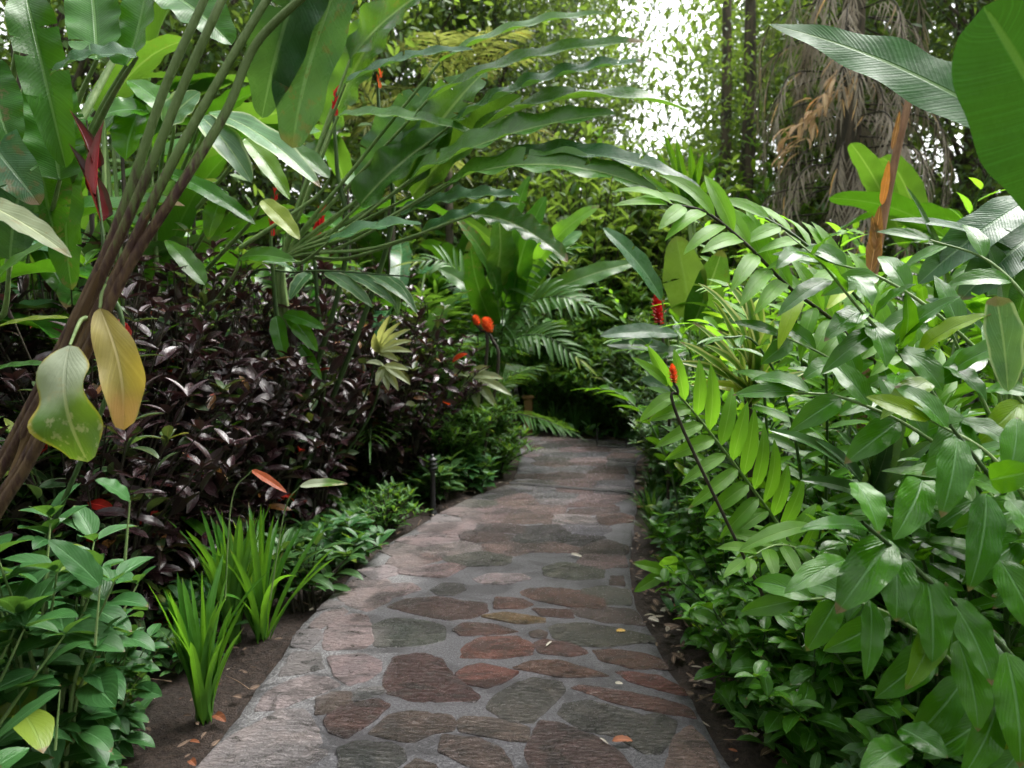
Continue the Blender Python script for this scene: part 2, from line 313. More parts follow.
# ------------------------------------------------------------------ plant kinds (prototypes are lists of parts)
def bush(mat, h, r, nst, nodes, L, W, stem='stem_dark', per=2, el=(35, -5), low=.2, tipn=5, bend=.6, a=.6, b=.85, pet=.08, fold=.25, wave=.0, res=(6, 4), lean=(0, 0), mats=None, chaos=.25):
    fb = Bld(mats or [mat]); sb = Bld(stem); nm = min(2, len(fb.mats))
    for k in range(nst):
        az = U(0, 6.283); rr = r * math.sqrt(U(.02, 1)); hh = h * (1 - .45 * (rr / r) ** 2) * U(.72, 1.05)
        end = np.array((rr * math.cos(az) + lean[0], rr * math.sin(az) + lean[1], hh))
        st = np.array((end[0] * .2 + U(-.05, .05), end[1] * .2 + U(-.05, .05), -.02))
        mid = st * .5 + end * .5 + np.array((-end[0] * .15, -end[1] * .15, hh * .1))
        sb.tube([st, mid, end], [.008, .006, .0025], 5, sub=4)
        g = U(0, 6.28); mi = int(R.integers(nm)) if nm > 1 and U(0, 1) < .3 else 0
        tv = R.uniform(0, 1)
        for j in range(nodes):
            t = low + (1 - low) * (j + U(0, .5)) / nodes
            t = min(t, .99); p = (1 - t) ** 2 * st + 2 * t * (1 - t) * mid + t * t * end
            g += 2.4 if per == 1 else 1.57
            for q in range(per):
                aa = g + q * 6.283 / per + U(-.3, .3); ev = math.radians(el[1] + (el[0] - el[1]) * t + U(-18, 18) * (.6 + 1.6 * chaos))
                d = np.array((math.cos(aa) * math.cos(ev), math.sin(aa) * math.cos(ev), math.sin(ev)))
                l = L * U(.65, 1.12) * (1 - .3 * (t > .9))
                fb.leaf(p, p + d * l, W * l / L * U(.85, 1.15), n=(U(-chaos, chaos), U(-chaos, chaos), 1), bend=bend * U(.4, 1.5), fold=fold, wave=wave, a=a, b=b, pet=pet, res=res, mi=(2 if len(fb.mats) > 2 and U(0, 1) < .010 else mi),
                        tint=(min(1, max(0, tv * .5 + U(0, .6))), U(0, 1), U(0, 1)), twist=U(-.3, .3))
        for q in range(tipn):
            aa = g + q * 2.4; ev = math.radians(U(0, 45)); d = np.array((math.cos(aa) * math.cos(ev), math.sin(aa) * math.cos(ev), math.sin(ev))); l = L * U(.4, .85)
            fb.leaf(end, end + d * l, W * l / L, n=(0, 0, 1), bend=bend * .6, fold=fold + .1, a=a, b=b, pet=pet, res=res, mi=mi, tint=(U(.5, 1), U(0, 1), U(0, 1)))
    return [('foliage', fb.mesh('foliage'), []), ('stem', sb.mesh('stem'), [])]

def cane(fb, sb, pts, n, L, W, ang=55, N=(0, -.5, 1), droop=.6, start=.25, pair=False, bend=.5, smi=0, mi=0, rad=(.009, .004), a=.5, b=.85, res=(7, 4), tipleaf=True, wave=.02, fold=.25, taper=.55, wr=1., jit=.12):
    q = sb.tube(pts, np.linspace(rad[0], rad[1], len(pts)), 6, sub=6, mi=smi)
    cum = np.concatenate([[0], np.cumsum(np.linalg.norm(np.diff(q, axis=0), axis=1))]); tot = cum[-1]
    N = nrm(N); side = 1
    for j in range(n):
        f = start + (1 - start) * (j + .5) / n; s_ = f * tot
        k = min(len(q) - 2, int(np.searchsorted(cum, s_)) - 1); k = max(k, 0)
        t = (s_ - cum[k]) / (cum[k + 1] - cum[k] + 1e-9); p = q[k] * (1 - t) + q[k + 1] * t; tg = nrm(q[k + 1] - q[k])
        S = nrm(np.cross(N, tg)); ff = (j + .5) / n
        env = (1 - taper * abs(ff * 2 - 1) ** 2.2)
        for sgn in ((1, -1) if pair else (side,)):
            aa = math.radians(ang * U(1 - jit, 1 + jit) * (1 - .45 * ff ** 3))
            d = nrm(math.cos(aa) * tg + math.sin(aa) * S * sgn - UPV * droop * U(.25, .8) + N * U(-.08, .15))
            l = L * env * U(.88, 1.08)
            nn = N + S * sgn * U(-.1, .35) + R.normal(0, .12, 3)
            fb.leaf(p, p + d * l, W * (.4 + .6 * env) * U(.9, 1.1) * wr, n=nn, bend=bend * U(.6, 1.4), fold=fold, wave=wave, wf=U(2, 4), a=a, b=b, pet=.03, res=res, mi=mi, twist=U(-.35, .35),
                    tint=(min(1, max(0, .25 + .5 * ff + U(-.25, .35))), U(0, 1), U(0, 1)))
        side = -side
    if tipleaf:
        tg = nrm(q[-1] - q[-3]); fb.leaf(q[-1], q[-1] + nrm(tg - UPV * .15) * L * .75, W * .7, n=N, bend=bend * .5, a=a, b=b, res=res, mi=mi)

def ginger_clump(mat, ncane, h, L, W, spread, nleaf=16, stem='stem'):
    parts = []
    for c in range(ncane):
        az = U(0, 6.283); d = np.array((math.cos(az), math.sin(az), 0)); hh = h * U(.7, 1.1); sp = spread * U(.5, 1.15)
        b0 = d * U(.03, .12)
        pts = [b0, b0 + d * sp * .12 + UPV * hh * .4, b0 + d * sp * .42 + UPV * hh * .78, b0 + d * sp * .85 + UPV * hh * .98, b0 + d * sp * 1.2 + UPV * hh * 1.0]
        fb = Bld(mat); sb = Bld(stem)
        cane(fb, sb, pts, nleaf, L * U(.85, 1.1), W, N=nrm(UPV * .9 + d * .5), start=.3, droop=.5)
        parts.append(('cane', sb.mesh('cane'), [('foliage', fb.mesh('foliage'), [])]))
    return parts

def broad_clump(mat, nl, h, L, W, spread, stem='stem_light', up=.5, res=(32, 8), wave=.06, aa=.35, bb=.5):
    parts = []
    for k in range(nl):
        az = k * 2.4 + U(-.4, .4); d = np.array((math.cos(az), math.sin(az), 0)); f = U(0, 1)
        b0 = d * U(.02, .14); hh = h * U(.55, 1.0); sp = spread * U(.25, .6)
        e = b0 + d * sp + UPV * hh; sb = Bld(stem)
        q = sb.tube([b0, b0 + d * sp * .2 + UPV * hh * .5, e], [.022, .015, .008], 7, sub=6)
        ev = U(-.2, 1.1) * up * 1.6
        l = L * U(.75, 1.15); tip = e + (d * math.cos(ev) + UPV * math.sin(ev)) * l + R.normal(0, .08, 3)
        fb = Bld(mat); fb.tear = 2.5; n = nrm(UPV + d * -math.sin(ev) * .8 + R.normal(0, .25, 3))
        fb.leaf(e, tip, W * U(.85, 1.2), n=n, bend=U(.5, 1.5), fold=U(.15, .5), wave=wave, wf=U(3, 7), a=aa, b=bb, res=res, twist=U(-.5, .5), sweep=U(-.06, .06))
        parts.append(('leaf', fb.mesh('leaf'), [('petiole', sb.mesh('petiole'), [])]))
    return parts

def strap_clump(mat, n, L, W, spread=.6, bend=(.4, 1.3), upness=1., res=(9, 3), a=.18, b=.7, fold=.35, rim=0):
    fb = Bld(mat)
    for k in range(n):
        az = U(0, 6.283); t = U(.05, 1) ** .8; l = L * U(.6, 1.08)
        d = np.array((math.cos(az), math.sin(az), 0)); b0 = d * U(0, .035)
        tip = b0 + nrm(d * spread * t + UPV * upness * (1 - .35 * t)) * l
        fb.leaf(b0, tip, W * U(.8, 1.15), n=nrm(UPV * .3 - d), bend=-1 * 0 + U(*bend) * t, fold=fold, a=a, b=b, res=res, twist=U(-.8, .8), sweep=U(-.03, .03))
    return [('foliage', fb.mesh('foliage'), [])]

def palm(mat, nf, h, L, nl, leafL, leafW, stem='stem', el=(70, 0), droop=.35, res=(4, 2), trunk=None, bend=.5):
    parts = []
    if trunk: tb = Bld('bark'); tb.tube([(0, 0, -.1), (.02, 0, h * .5), (0, 0, h)], [trunk, trunk * .8, trunk * .7], 10, sub=8); parts.append(('trunk', tb.mesh('trunk'), []))
    for k in range(nf):
        az = k * 2.4 + U(-.2, .2); ev = math.radians(el[1] + (el[0] - el[1]) * U(0, 1)); d = np.array((math.cos(az), math.sin(az), 0)); l = L * U(.8, 1.1)
        b0 = np.array((0, 0, h)) + d * .03
        v = d * math.cos(ev) + UPV * math.sin(ev)
        pts = [b0 + v * l * t - UPV * droop * l * t * t for t in (0, .25, .5, .75, 1)]
        fb = Bld(mat); sb = Bld(stem)
        cane(fb, sb, pts, nl, leafL, leafW, ang=62, N=nrm(UPV + d * -.3), droop=.35, start=.2, pair=True, rad=(.012, .003), a=.3, b=.8, res=res, bend=bend, fold=.35, wave=0, taper=.6)
        parts.append(('frond', fb.mesh('frond'), [('rachis', sb.mesh('rachis'), [])]))
    return parts

def tree(h, tr, cr, nclump, nleaf, lsize, mat='tree', lean=0., crown_base=.45, flat=1., bark='bark', cs=.55):
    tb = Bld(bark); tt = []
    for t in np.linspace(0, 1, 7): tt.append((lean * t * h + .12 * math.sin(t * 5 + h), .1 * math.sin(t * 4.1), -.2 + t * h * .92))
    tt = tb.tube(tt, np.linspace(tr, tr * .3, 7), 10, sub=5)
    fb = Bld(mat)
    for c in range(nclump):
        az = U(0, 6.283); z = U(crown_base, 1.02) * h; env = math.sin(min(1, (z / h - crown_base) / (1 - crown_base) * .85 + .15) * math.pi) ** .5
        rr = cr * env * math.sqrt(U(.05, 1)); k = min(len(tt) - 1, int((z / h * .85) * len(tt)))
        c0 = np.array((tt[k][0] + rr * math.cos(az), tt[k][1] + rr * math.sin(az) * flat, z))
        k2 = max(3, k - 5)
        if c % 3 == 0: tb.tube([tt[k2], (tt[k2] + c0) * .5 + np.array((0, 0, .15)), c0], [tr * .28, tr * .14, tr * .03], 6, sub=4)
        s_ = cs * U(.6, 1.4); tv = U(0, 1)
        pos = c0 + R.normal(0, 1, (nleaf, 3)) * np.array((s_, s_, s_ * .45))
        dd = R.normal(0, 1, (nleaf, 3)); dd[:, 2] -= .4; dd /= np.linalg.norm(dd, axis=1)[:, None]
        for p, d in zip(pos, dd):
            l = lsize * U(.6, 1.3); fb.leaf(p, p + d * l, l * .42, n=(d[1] * .6, -d[0] * .6, .7), bend=.4, fold=.2, res=(3, 2), tint=(min(1, tv * .6 + U(0, .5)), U(0, .96), 0))
    return [('trunk', tb.mesh('trunk'), []), ('crown', fb.mesh('crown'), [])]

# ================================================================== THE SETTING
def mesh_obj(name, verts, faces, mats, kind=None, smooth=False, mi=None, parent=None, attr=None):
    me = bpy.data.meshes.new(name); me.from_pydata([tuple(map(float, v)) for v in verts], [], faces)
    for m in mats: me.materials.append(m)
    if mi is not None: me.polygons.foreach_set('material_index', mi)
    if smooth: me.polygons.foreach_set('use_smooth', [True] * len(me.polygons))
    if attr is not None:
        ca = me.attributes.new("stone", 'FLOAT_COLOR', 'POINT'); ca.data.foreach_set('color', np.array(attr, np.float32).ravel())
    me.update(); o = link(bpy.data.objects.new(name, me)); o.parent = parent
    if kind: o['kind'] = kind
    return o

def soil_mat():
    s = NT('soil'); oc = s.obj(); a = s.noise(3, 4, oc); b_ = s.noise(38, 6, oc, .7); c = s.noise(140, 3, oc)
    col = s.mix(s.ss(b_, .35, .68), (.020, .013, .010), (.058, .038, .029)); col = s.mix(s.math('MULTIPLY', s.ss(a, .5, .7), .5), col, (.022, .017, .013))
    h = s.math('ADD', s.math('MULTIPLY', b_, 1.0), s.math('MULTIPLY', c, .3))
    return s.done(s.bsdf(col, .72, s.bump(h, .05), .35))
M['soil'] = soil_mat()
def damp(s, oc):
    mp = s.n("ShaderNodeMapping"); mp.inputs["Scale"].default_value = (1.1, 2.6, 1); s.t.links.new(oc, mp.inputs[0])
    return s.ss(s.noise(2.1, 8, mp.outputs[0], .74, .8), .50, .57)
def stone_mats():
    s = NT('mortar'); oc = s.obj(); a = s.noise(5, 4, oc); b_ = s.ss(s.noise(95, 4, oc, .9), .36, .64); w = s.noise(1.1, 4, oc, .6)
    wet = s.ss(w, .40, .58)
    sepx = s.n("ShaderNodeSeparateXYZ"); s.t.links.new(oc, sepx.inputs[0])
    # the left border dried first: an irregular drying line a hand's breadth to half a metre in
    dry = s.ss(s.math('ADD', sepx.outputs[0], s.math('ADD', s.math('MULTIPLY', s.math('SUBTRACT', w, .5), 1.6), s.math('MULTIPLY', sepx.outputs[1], -.16))), -1.42, -1.05)
    wet = s.math('MAXIMUM', s.math('MULTIPLY', wet, .3), dry)
    col = s.mix(s.ss(b_, .32, .7), (.085, .083, .085), (.27, .263, .267)); col = s.mix(s.math('MULTIPLY', a, .4), col, (.11, .105, .11))
    col = s.mix(s.math('MULTIPLY', wet, .75), col, s.mix(s.ss(b_, .35, .7), (.022, .021, .026), (.080, .077, .089)))
    rg = s.math('SUBTRACT', .72, s.math('MULTIPLY', wet, .34))
    col = s.mix(s.math('MULTIPLY', damp(s, oc), .62), col, (.022, .020, .022))
    h = s.math('ADD', s.math('MULTIPLY', b_, .5), s.math('MULTIPLY', a, 1.))
    mort = s.done(s.bsdf(col, rg, s.bump(h, .006), .5))
    s = NT('flagstone'); oc = s.obj(); at = s.n("ShaderNodeAttribute", attribute_name="stone"); sp = s.n("ShaderNodeSeparateColor")
    s.t.links.new(at.outputs["Color"], sp.inputs[0])
    col = at.outputs["Color"]
    a = s.noise(7, 5, oc, .6, .6); b_ = s.noise(75, 4, oc, .7)
    mp = s.n("ShaderNodeMapping"); mp.inputs["Scale"].default_value = (4, 11, 1); mp.inputs["Rotation"].default_value = (0, 0, .35); s.t.links.new(oc, mp.inputs[0])
    lay = s.noise(6, 5, mp.outputs[0], .7, .8)
    col = s.mix(s.math('MULTIPLY', s.ss(a, .42, .62), .55), col, s.mix(1.0, col, (1.65, 1.5, 1.42), 'MULTIPLY'))
    col = s.mix(s.math('MULTIPLY', s.ss(lay, .42, .62), .3), col, s.mix(1.0, col, (.5, .48, .5), 'MULTIPLY'))
    sk = s.noise(90, 4, oc, .9); col = s.mix(s.math('MULTIPLY', s.ss(s.math('MULTIPLY', sk, s.math('ADD', .6, s.math('MULTIPLY', a, .8))), .55, .66), .25), col, (.18, .165, .16)); col = s.mix(s.math('MULTIPLY', s.ss(b_, .40, .62), .45), col, s.mix(1.0, col, (.45, .43, .43), 'MULTIPLY'))
    w = s.noise(1.1, 4, oc, .6); w2 = s.noise(9, 5, oc, .65, .4)
    sepx = s.n("ShaderNodeSeparateXYZ"); s.t.links.new(oc, sepx.inputs[0])
    dry = s.ss(s.math('ADD', sepx.outputs[0], s.math('ADD', s.math('MULTIPLY', s.math('SUBTRACT', w, .5), 1.6), s.math('MULTIPLY', sepx.outputs[1], -.16))), -1.42, -1.05)
    patch = s.ss(w2, .58, .64)
    wet = s.math('MAXIMUM', dry, s.math('MULTIPLY', patch, .9))
    col = s.mix(s.math('MULTIPLY', s.math('SUBTRACT', 1.0, wet), .42), col, (.20, .168, .165))
    col = s.mix(s.math('MULTIPLY', s.math('MULTIPLY', patch, s.math('SUBTRACT', 1.0, dry)), .75), col, (.05, .044, .042))
    col = s.mix(s.math('MULTIPLY', damp(s, oc), .6), col, (.020, .018, .018))
    mud = s.ss(s.noise(16, 4, oc, .6), .60, .68)
    col = s.mix(s.math('MULTIPLY', mud, .35), col, (.06, .055, .05))
    rg = s.math('SUBTRACT', .58, s.math('MULTIPLY', wet, .36)); rg = s.math('ADD', rg, s.math('MULTIPLY', s.math('SUBTRACT', b_, .5), .5), clamp=True)
    h = s.math('ADD', s.math('ADD', s.math('MULTIPLY', lay, 1.7), s.math('MULTIPLY', b_, .6)), s.math('MULTIPLY', a, 1.5))
    return mort, s.done(s.bsdf(col, rg, s.bump(h, .016), .55))
M['mortar'], M['flag'] = stone_mats()

# ground: one sheet to the horizon, fine and lumpy near the path
def ground():
    xs = np.unique(np.concatenate([np.linspace(-300, -5, 10), np.linspace(-5, 5, 300), np.linspace(5, 300, 10)]))
    ys = np.unique(np.concatenate([np.linspace(-100, -1, 6), np.linspace(-1, 12, 300), np.linspace(12, 400, 14)]))
    X, Y = np.meshgrid(xs, ys, indexing='ij')
    Z = SOIL + .012 * np.sin(X * 7 + 1.3 * np.sin(Y * 5)) + .010 * np.sin(Y * 9.3 + X * 4) + np.abs(R.normal(0, .008, X.shape)) - .004
    Z = np.minimum(Z, SOIL + .04)
    n, m = X.shape; v = np.stack([X, Y, Z], -1).reshape(-1, 3)
    f = [(i * m + j, (i + 1) * m + j, (i + 1) * m + j + 1, i * m + j + 1) for i in range(n - 1) for j in range(m - 1)]
    mesh_obj('ground', v, f, [M['soil']], 'structure', True)
ground()

# path outline on the ground
def g2(px, py): p = G(px, py); return (p[0], p[1])
Ledge = [(-1.16, 1.2), (-1.13, 1.9)] + [g2(*p) for p in ((193, 768), (231, 725), (258, 687), (279, 660), (298, 629), (320, 606), (342, 584), (366, 563), (386, 545), (431, 518), (470, 498), (510, 483))] + [(.06, 6.9), (.05, 7.5), (-.4, 7.95), (-3.2, 8.5)]
Redge = [(.98, 1.2), (.85, 1.9)] + [g2(*p) for p in ((729, 766), (704, 723), (688, 693), (666, 663), (650, 630), (634, 600), (630, 576), (629, 560), (631, 537), (635, 505), (633, 494))] + [(1.22, 7.1), (1.40, 7.7), (1.2, 8.12), (.3, 8.3), (-3.2, 9.3)]
def resample(pl, step=.07):
    pl = np.array(pl); q = np.vstack([2 * pl[0] - pl[1], pl, 2 * pl[-1] - pl[-2]]); out = []
    for i in range(len(pl) - 1):
        p0, p1, p2, p3 = q[i:i + 4]; k = max(1, int(np.linalg.norm(p2 - p1) / step))
        for j in range(k):
            t = j / k; out.append(.5 * ((2 * p1) + (-p0 + p2) * t + (2 * p0 - 5 * p1 + 4 * p2 - p3) * t * t + (-p0 + 3 * p1 - 3 * p2 + p3) * t ** 3))
    out.append(pl[-1]); return np.array(out)
LE, RE = resample(Ledge), resample(Redge)
def path_slab():
    n = 150; tl = np.linspace(0, 1, n)
    def samp(a):
        c = np.concatenate([[0], np.cumsum(np.linalg.norm(np.diff(a, axis=0), axis=1))]); c /= c[-1]
        return np.stack([np.interp(tl, c, a[:, 0]), np.interp(tl, c, a[:, 1])], 1)
    L_, R_ = samp(LE), samp(RE); m = 26; v = []; f = []
    L_ = L_ + R.normal(0, .004, L_.shape); R_ = R_ + R.normal(0, .004, R_.shape)
    for i in range(n):
        for j in range(m + 1):
            t = j / m; p = L_[i] * (1 - t) + R_[i] * t
            z = R.uniform(-.0015, .0015) - (.008 if j in (0, m) else 0)
            # shallow joint across the path
            v.append((p[0], p[1], z))
    for i in range(n - 1):
        for j in range(m): a = i * (m + 1) + j; f.append((a, a + 1, a + m + 2, a + m + 1))
    k = len(v)
    for i in range(n): v.append((L_[i][0] - .012, L_[i][1], -.12)); v.append((R_[i][0] + .012, R_[i][1], -.12))
    for i in range(n - 1):
        f.append((k + 2 * i, i * (m + 1), (i + 1) * (m + 1), k + 2 * i + 2))
        f.append((i * (m + 1) + m, k + 2 * i + 1, k + 2 * i + 3, (i + 1) * (m + 1) + m))
    f.append(tuple([k] + list(range(0, m + 1)) [::1] + [k + 1]))
    return mesh_obj('path', v, f, [M['mortar']], 'structure', True)
path = path_slab()

OUT = np.vstack([LE, RE[::-1]])
def inside(p, poly):
    x, y = p; c = False; n = len(poly); j = n - 1
    for i in range(n):
        xi, yi = poly[i]; xj, yj = poly[j]
        if (yi > y) != (yj > y) and x < (xj - xi) * (y - yi) / (yj - yi) + xi: c = not c
        j = i
    return c
COLS = dict(pale=(.23, .19, .18), pink=(.20, .135, .127), grey=(.115, .107, .105), dgrey=(.058, .053, .050), dred=(.062, .034, .030), dbrown=(.066, .045, .039),
            brown=(.088, .062, .053), red=(.115, .047, .038), rb=(.096, .050, .040), olive=(.080, .075, .062), yel=(.125, .078, .038), pb=(.14, .092, .08))
A, B_, C_ = (190, 560), (370, 560), (550, 560)
TR = [
 (A, 'pale', [(60,740),(150,660),(250,610),(330,560),(420,560),(450,600),(470,650),(510,710),(500,768),(480,860),(-20,860)]),
 (A, 'pale', [(245,555),(290,490),(370,450),(440,430),(500,435),(550,465),(420,510),(330,550)]),
 (A, 'grey', [(330,430),(380,345),(475,348),(490,400),(420,415)]), (A, 'pink', [(510,360),(640,350),(700,375),(700,410),(650,445),(590,462),(540,430)]),
 (A, 'grey', [(375,315),(400,265),(470,258),(490,285),(460,310),(440,330)]), (A, 'pink', [(495,330),(500,270),(530,225),(600,205),(655,215),(675,300),(640,325)]),
 (A, 'pink', [(440,245),(490,200),(560,180),(580,195),(520,230),(470,260)]), (A, 'grey', [(470,185),(510,150),(570,160),(540,175)]),
 (A, 'pink', [(550,140),(600,75),(680,60),(738,80),(738,150),(660,190),(590,170)]), (A, 'brown', [(465,570),(470,510),(530,490),(590,490),(600,520),(530,560)]),
 (A, 'dred', [(500,590),(560,545),(690,515),(735,540),(660,600),(580,655),(520,635)]), (A, 'dgrey', [(550,700),(610,675),(738,680),(780,700),(790,740),(700,800),(560,800)]),
 (A, 'grey', [(600,520),(620,480),(700,470),(720,490),(650,515)]),
 (B_, 'dred', [(65,175),(130,145),(260,138),(340,155),(420,160),(430,190),(370,215),(290,222),(170,200)]), (B_, 'dgrey', [(20,320),(10,240),(90,215),(200,225),(270,245),(270,295),(180,315)]),
 (B_, 'dred', [(55,440),(90,360),(200,348),(265,370),(280,400),(330,450),(400,500),(380,520),(280,520),(160,520),(60,490)]),
 (B_, 'dbrown', [(0,640),(70,575),(150,560),(290,575),(310,600),(300,630),(220,640),(160,670),(60,655)]), (B_, 'brown', [(320,600),(350,580),(460,590),(580,620),(580,670),(500,665),(340,635)]),
 (B_, 'brown', [(260,710),(270,650),(400,665),(480,700),(520,760),(520,800),(400,780),(330,740)]), (B_, 'olive', [(435,545),(470,500),(540,460),(600,440),(700,455),(715,485),(640,560),(600,600),(500,590)]),
 (B_, 'dbrown', [(550,768),(590,680),(630,600),(700,610),(830,660),(920,720),(980,800),(900,880),(540,880)]), (B_, 'red', [(300,360),(340,310),(420,285),(540,285),(600,320),(590,350),(480,362)]),
 (B_, 'red', [(320,420),(360,395),(410,385),(480,400),(545,415),(480,455),(430,470),(350,455)]), (B_, 'rb', [(310,260),(350,235),(450,238),(550,265),(480,275),(340,280)]),
 (B_, 'yel', [(410,210),(500,195),(640,215),(640,232),(540,235)]), (B_, 'rb', [(460,180),(465,140),(560,145),(600,165),(560,180)]),
 (B_, 'rb', [(530,110),(560,95),(660,95),(800,120),(860,150),(860,180),(760,178),(600,145)]), (B_, 'dgrey', [(225,110),(270,85),(340,90),(350,110),(310,130),(250,128)]),
 (B_, 'pink', [(0,130),(30,90),(150,85),(185,110),(120,130),(40,150)]), (B_, 'rb', [(610,310),(650,295),(738,310),(790,330),(800,345),(740,355),(630,345)]),
 (B_, 'rb', [(530,400),(600,375),(700,375),(790,400),(880,430),(700,430)]), (B_, 'rb', [(600,182),(738,186),(750,215),(640,208)]), (B_, 'dbrown', [(130,768),(170,735),(240,760),(250,850),(110,850)]),
 (B_, 'brown', [(590,270),(620,262),(650,270),(645,288),(600,285)]), (B_, 'olive', [(640,30),(700,10),(800,15),(860,30),(860,65),(760,75),(650,60)]),
 (B_, 'pale', [(380,70),(440,50),(560,55),(590,70),(500,90),(420,88)]),
 (C_, 'olive', [(0,250),(30,238),(130,235),(240,255),(370,285),(380,300),(200,320),(110,315),(20,290)]), (C_, 'rb', [(160,335),(230,330),(340,345),(400,365),(430,400),(300,400),(190,370)]),
 (C_, 'red', [(245,415),(280,412),(400,430),(470,465),(500,495),(440,490),(300,450)]), (C_, 'rb', [(85,475),(120,462),(270,485),(400,510),(500,540),(530,580),(440,570),(250,530)]),
 (C_, 'olive', [(35,570),(60,530),(150,520),(250,550),(340,580),(390,570),(460,600),(440,660),(400,710),(340,710),(250,650),(130,630)]), (C_, 'pb', [(430,768),(455,660),(520,615),(580,680),(620,768),(600,860),(430,860)]),
 (C_, 'brown', [(80,190),(95,165),(200,175),(300,182),(350,240),(200,230),(110,210)]), (C_, 'olive', [(110,150),(120,110),(200,100),(290,115),(295,165),(200,165)]),
 (C_, 'dbrown', [(220,90),(225,60),(270,60),(275,95)]),
]
def edgeL(Y): return float(np.interp(Y, LE[:, 1], LE[:, 0])) if Y < 6.9 else 0.05
def edgeR(Y): return float(np.interp(Y, RE[:, 1], RE[:, 0])) if Y < 7.6 else 1.3
def chaikin(p, k=1):
    for _ in range(k):
        q = []
        for i in range(len(p)):
            a, b = np.array(p[i]), np.array(p[(i + 1) % len(p)]); q += [a * .75 + b * .25, a * .25 + b * .75]
        p = q
    return p
def rough_edge(p):
    # corners only slightly worn, edges broken by small irregular chips
    q = []
    for i in range(len(p)):
        a, b, c = np.array(p[i - 1]), np.array(p[i]), np.array(p[(i + 1) % len(p)])
        q += [b + (a - b) * .10, b * .92 + (a + c) * .04, b + (c - b) * .10]
        m = np.linalg.norm(c - b); k = max(1, int(m * .7 / .022)); nn = np.array((-(c - b)[1], (c - b)[0])) / (m + 1e-9)
        for j in range(1, k): q.append(b + (c - b) * (.16 + .68 * j / k) + nn * R.normal(0, .0028))
    return q
def clip(poly, p, n):
    out = []
    for i in range(len(poly)):
        a, b = poly[i], poly[(i + 1) % len(poly)]; da, db = np.dot(a - p, n), np.dot(b - p, n)
        if da <= 0: out.append(a)
        if (da < 0 < db) or (db < 0 < da): out.append(a + (b - a) * (da / (da - db)))
    return out
def stones():
    polys = []
    for off, c, pts in TR:
        polys.append(([np.array(g2(off[0] + x * .271, off[1] + y * .271)) for x, y in pts], COLS[c]))
    tr_area = [p for p, _ in polys]
    seeds = []
    y = 1.3
    while y < 8.8:          # staggered rows of seeds: stones longer across the path than along it
        dy = U(.17, .26); x = -3.2 + U(0, .2)
        while x < 1.5:
            seeds.append((x, y + U(-.07, .07))); x += U(.22, .46)
        y += dy
    S = np.array(seeds); keys = ['pale', 'pink', 'grey', 'dgrey', 'dbrown', 'brown', 'rb', 'olive', 'pb', 'pink', 'grey', 'olive']
    for i, s_ in enumerate(S):
        if not inside(s_, OUT): continue
        if 2.2 < s_[1] < 3.7: continue
        if s_[1] < 4.6 and (any(inside(s_, t) for t in tr_area) or min(np.min(np.linalg.norm((np.array(t) - s_) * (.7, 1.4), axis=1)) for t in tr_area) < .085): continue
        d = np.linalg.norm((S - s_) * np.array((.7, 1)), axis=1); nb = np.argsort(d)[1:14]
        poly = [s_ + np.array(v) for v in ((-.5, -.4), (.5, -.4), (.5, .4), (-.5, .4))]
        for k in nb:
            dv = S[k] - s_; n = dv * np.array((.5, 1.)); n /= np.linalg.norm(n)
            poly = clip(poly, s_ + dv * .5 - n * U(.007, .016), n)
            if len(poly) < 3: break
        if len(poly) < 3: continue
        poly = [p + R.normal(0, .006, 2) for p in poly]; cz = np.mean(poly, 0); poly = [cz + (p - cz) * 1.05 for p in poly]
        # keep inside the border band
        ok = []
        for p in poly:
            if not inside(p, OUT):
                for t in np.linspace(0, 1, 12):
                    q = p * (1 - t) + s_ * t
                    if inside(q, OUT): break
                p = q * .93 + s_ * .07
            ok.append(p)
        c = COLS[keys[int(R.integers(len(keys)))]]
        polys.append((ok, c))
    V, Fa, at = [], [], []
    for poly, c in polys:
        cen = np.mean(poly, 0); pl = rough_edge([cen + (p - cen) * (1 + .010 / np.linalg.norm(p - cen) + .03) for p in poly]); n = len(pl); k = len(V)
        ar = sum(pl[i][0] * pl[(i + 1) % n][1] - pl[(i + 1) % n][0] * pl[i][1] for i in range(n))
        if ar < 0: pl = pl[::-1]
        cc = np.array(c) * (.74, .78, .84) * U(.85, 1.15) * (1 + R.normal(0, .03, 3)); tl = R.normal(0, .012, 2); hz = U(.003, .0075)
        for ring, (sc_, z) in enumerate(((1.0, -.004), (.985, hz * .6), (.93, hz), (.5, hz + .0015))):
            for p in pl:
                q = cen + (p - cen) * sc_; V.append((q[0], q[1], z + (np.dot(q - cen, tl) if ring else 0))); at.append((*cc, 1))
        V.append((cen[0], cen[1], hz + .002)); at.append((*cc, 1))
        for r_ in range(3):
            for i in range(n):
                j = (i + 1) % n; Fa.append((k + r_ * n + i, k + r_ * n + j, k + (r_ + 1) * n + j, k + (r_ + 1) * n + i))
        for i in range(n): Fa.append((k + 3 * n + i, k + 3 * n + (i + 1) % n, k + 4 * n))
    mesh_obj('path_flagstones', V, Fa, [M['flag']], 'structure', True, parent=path, attr=at)
stones()
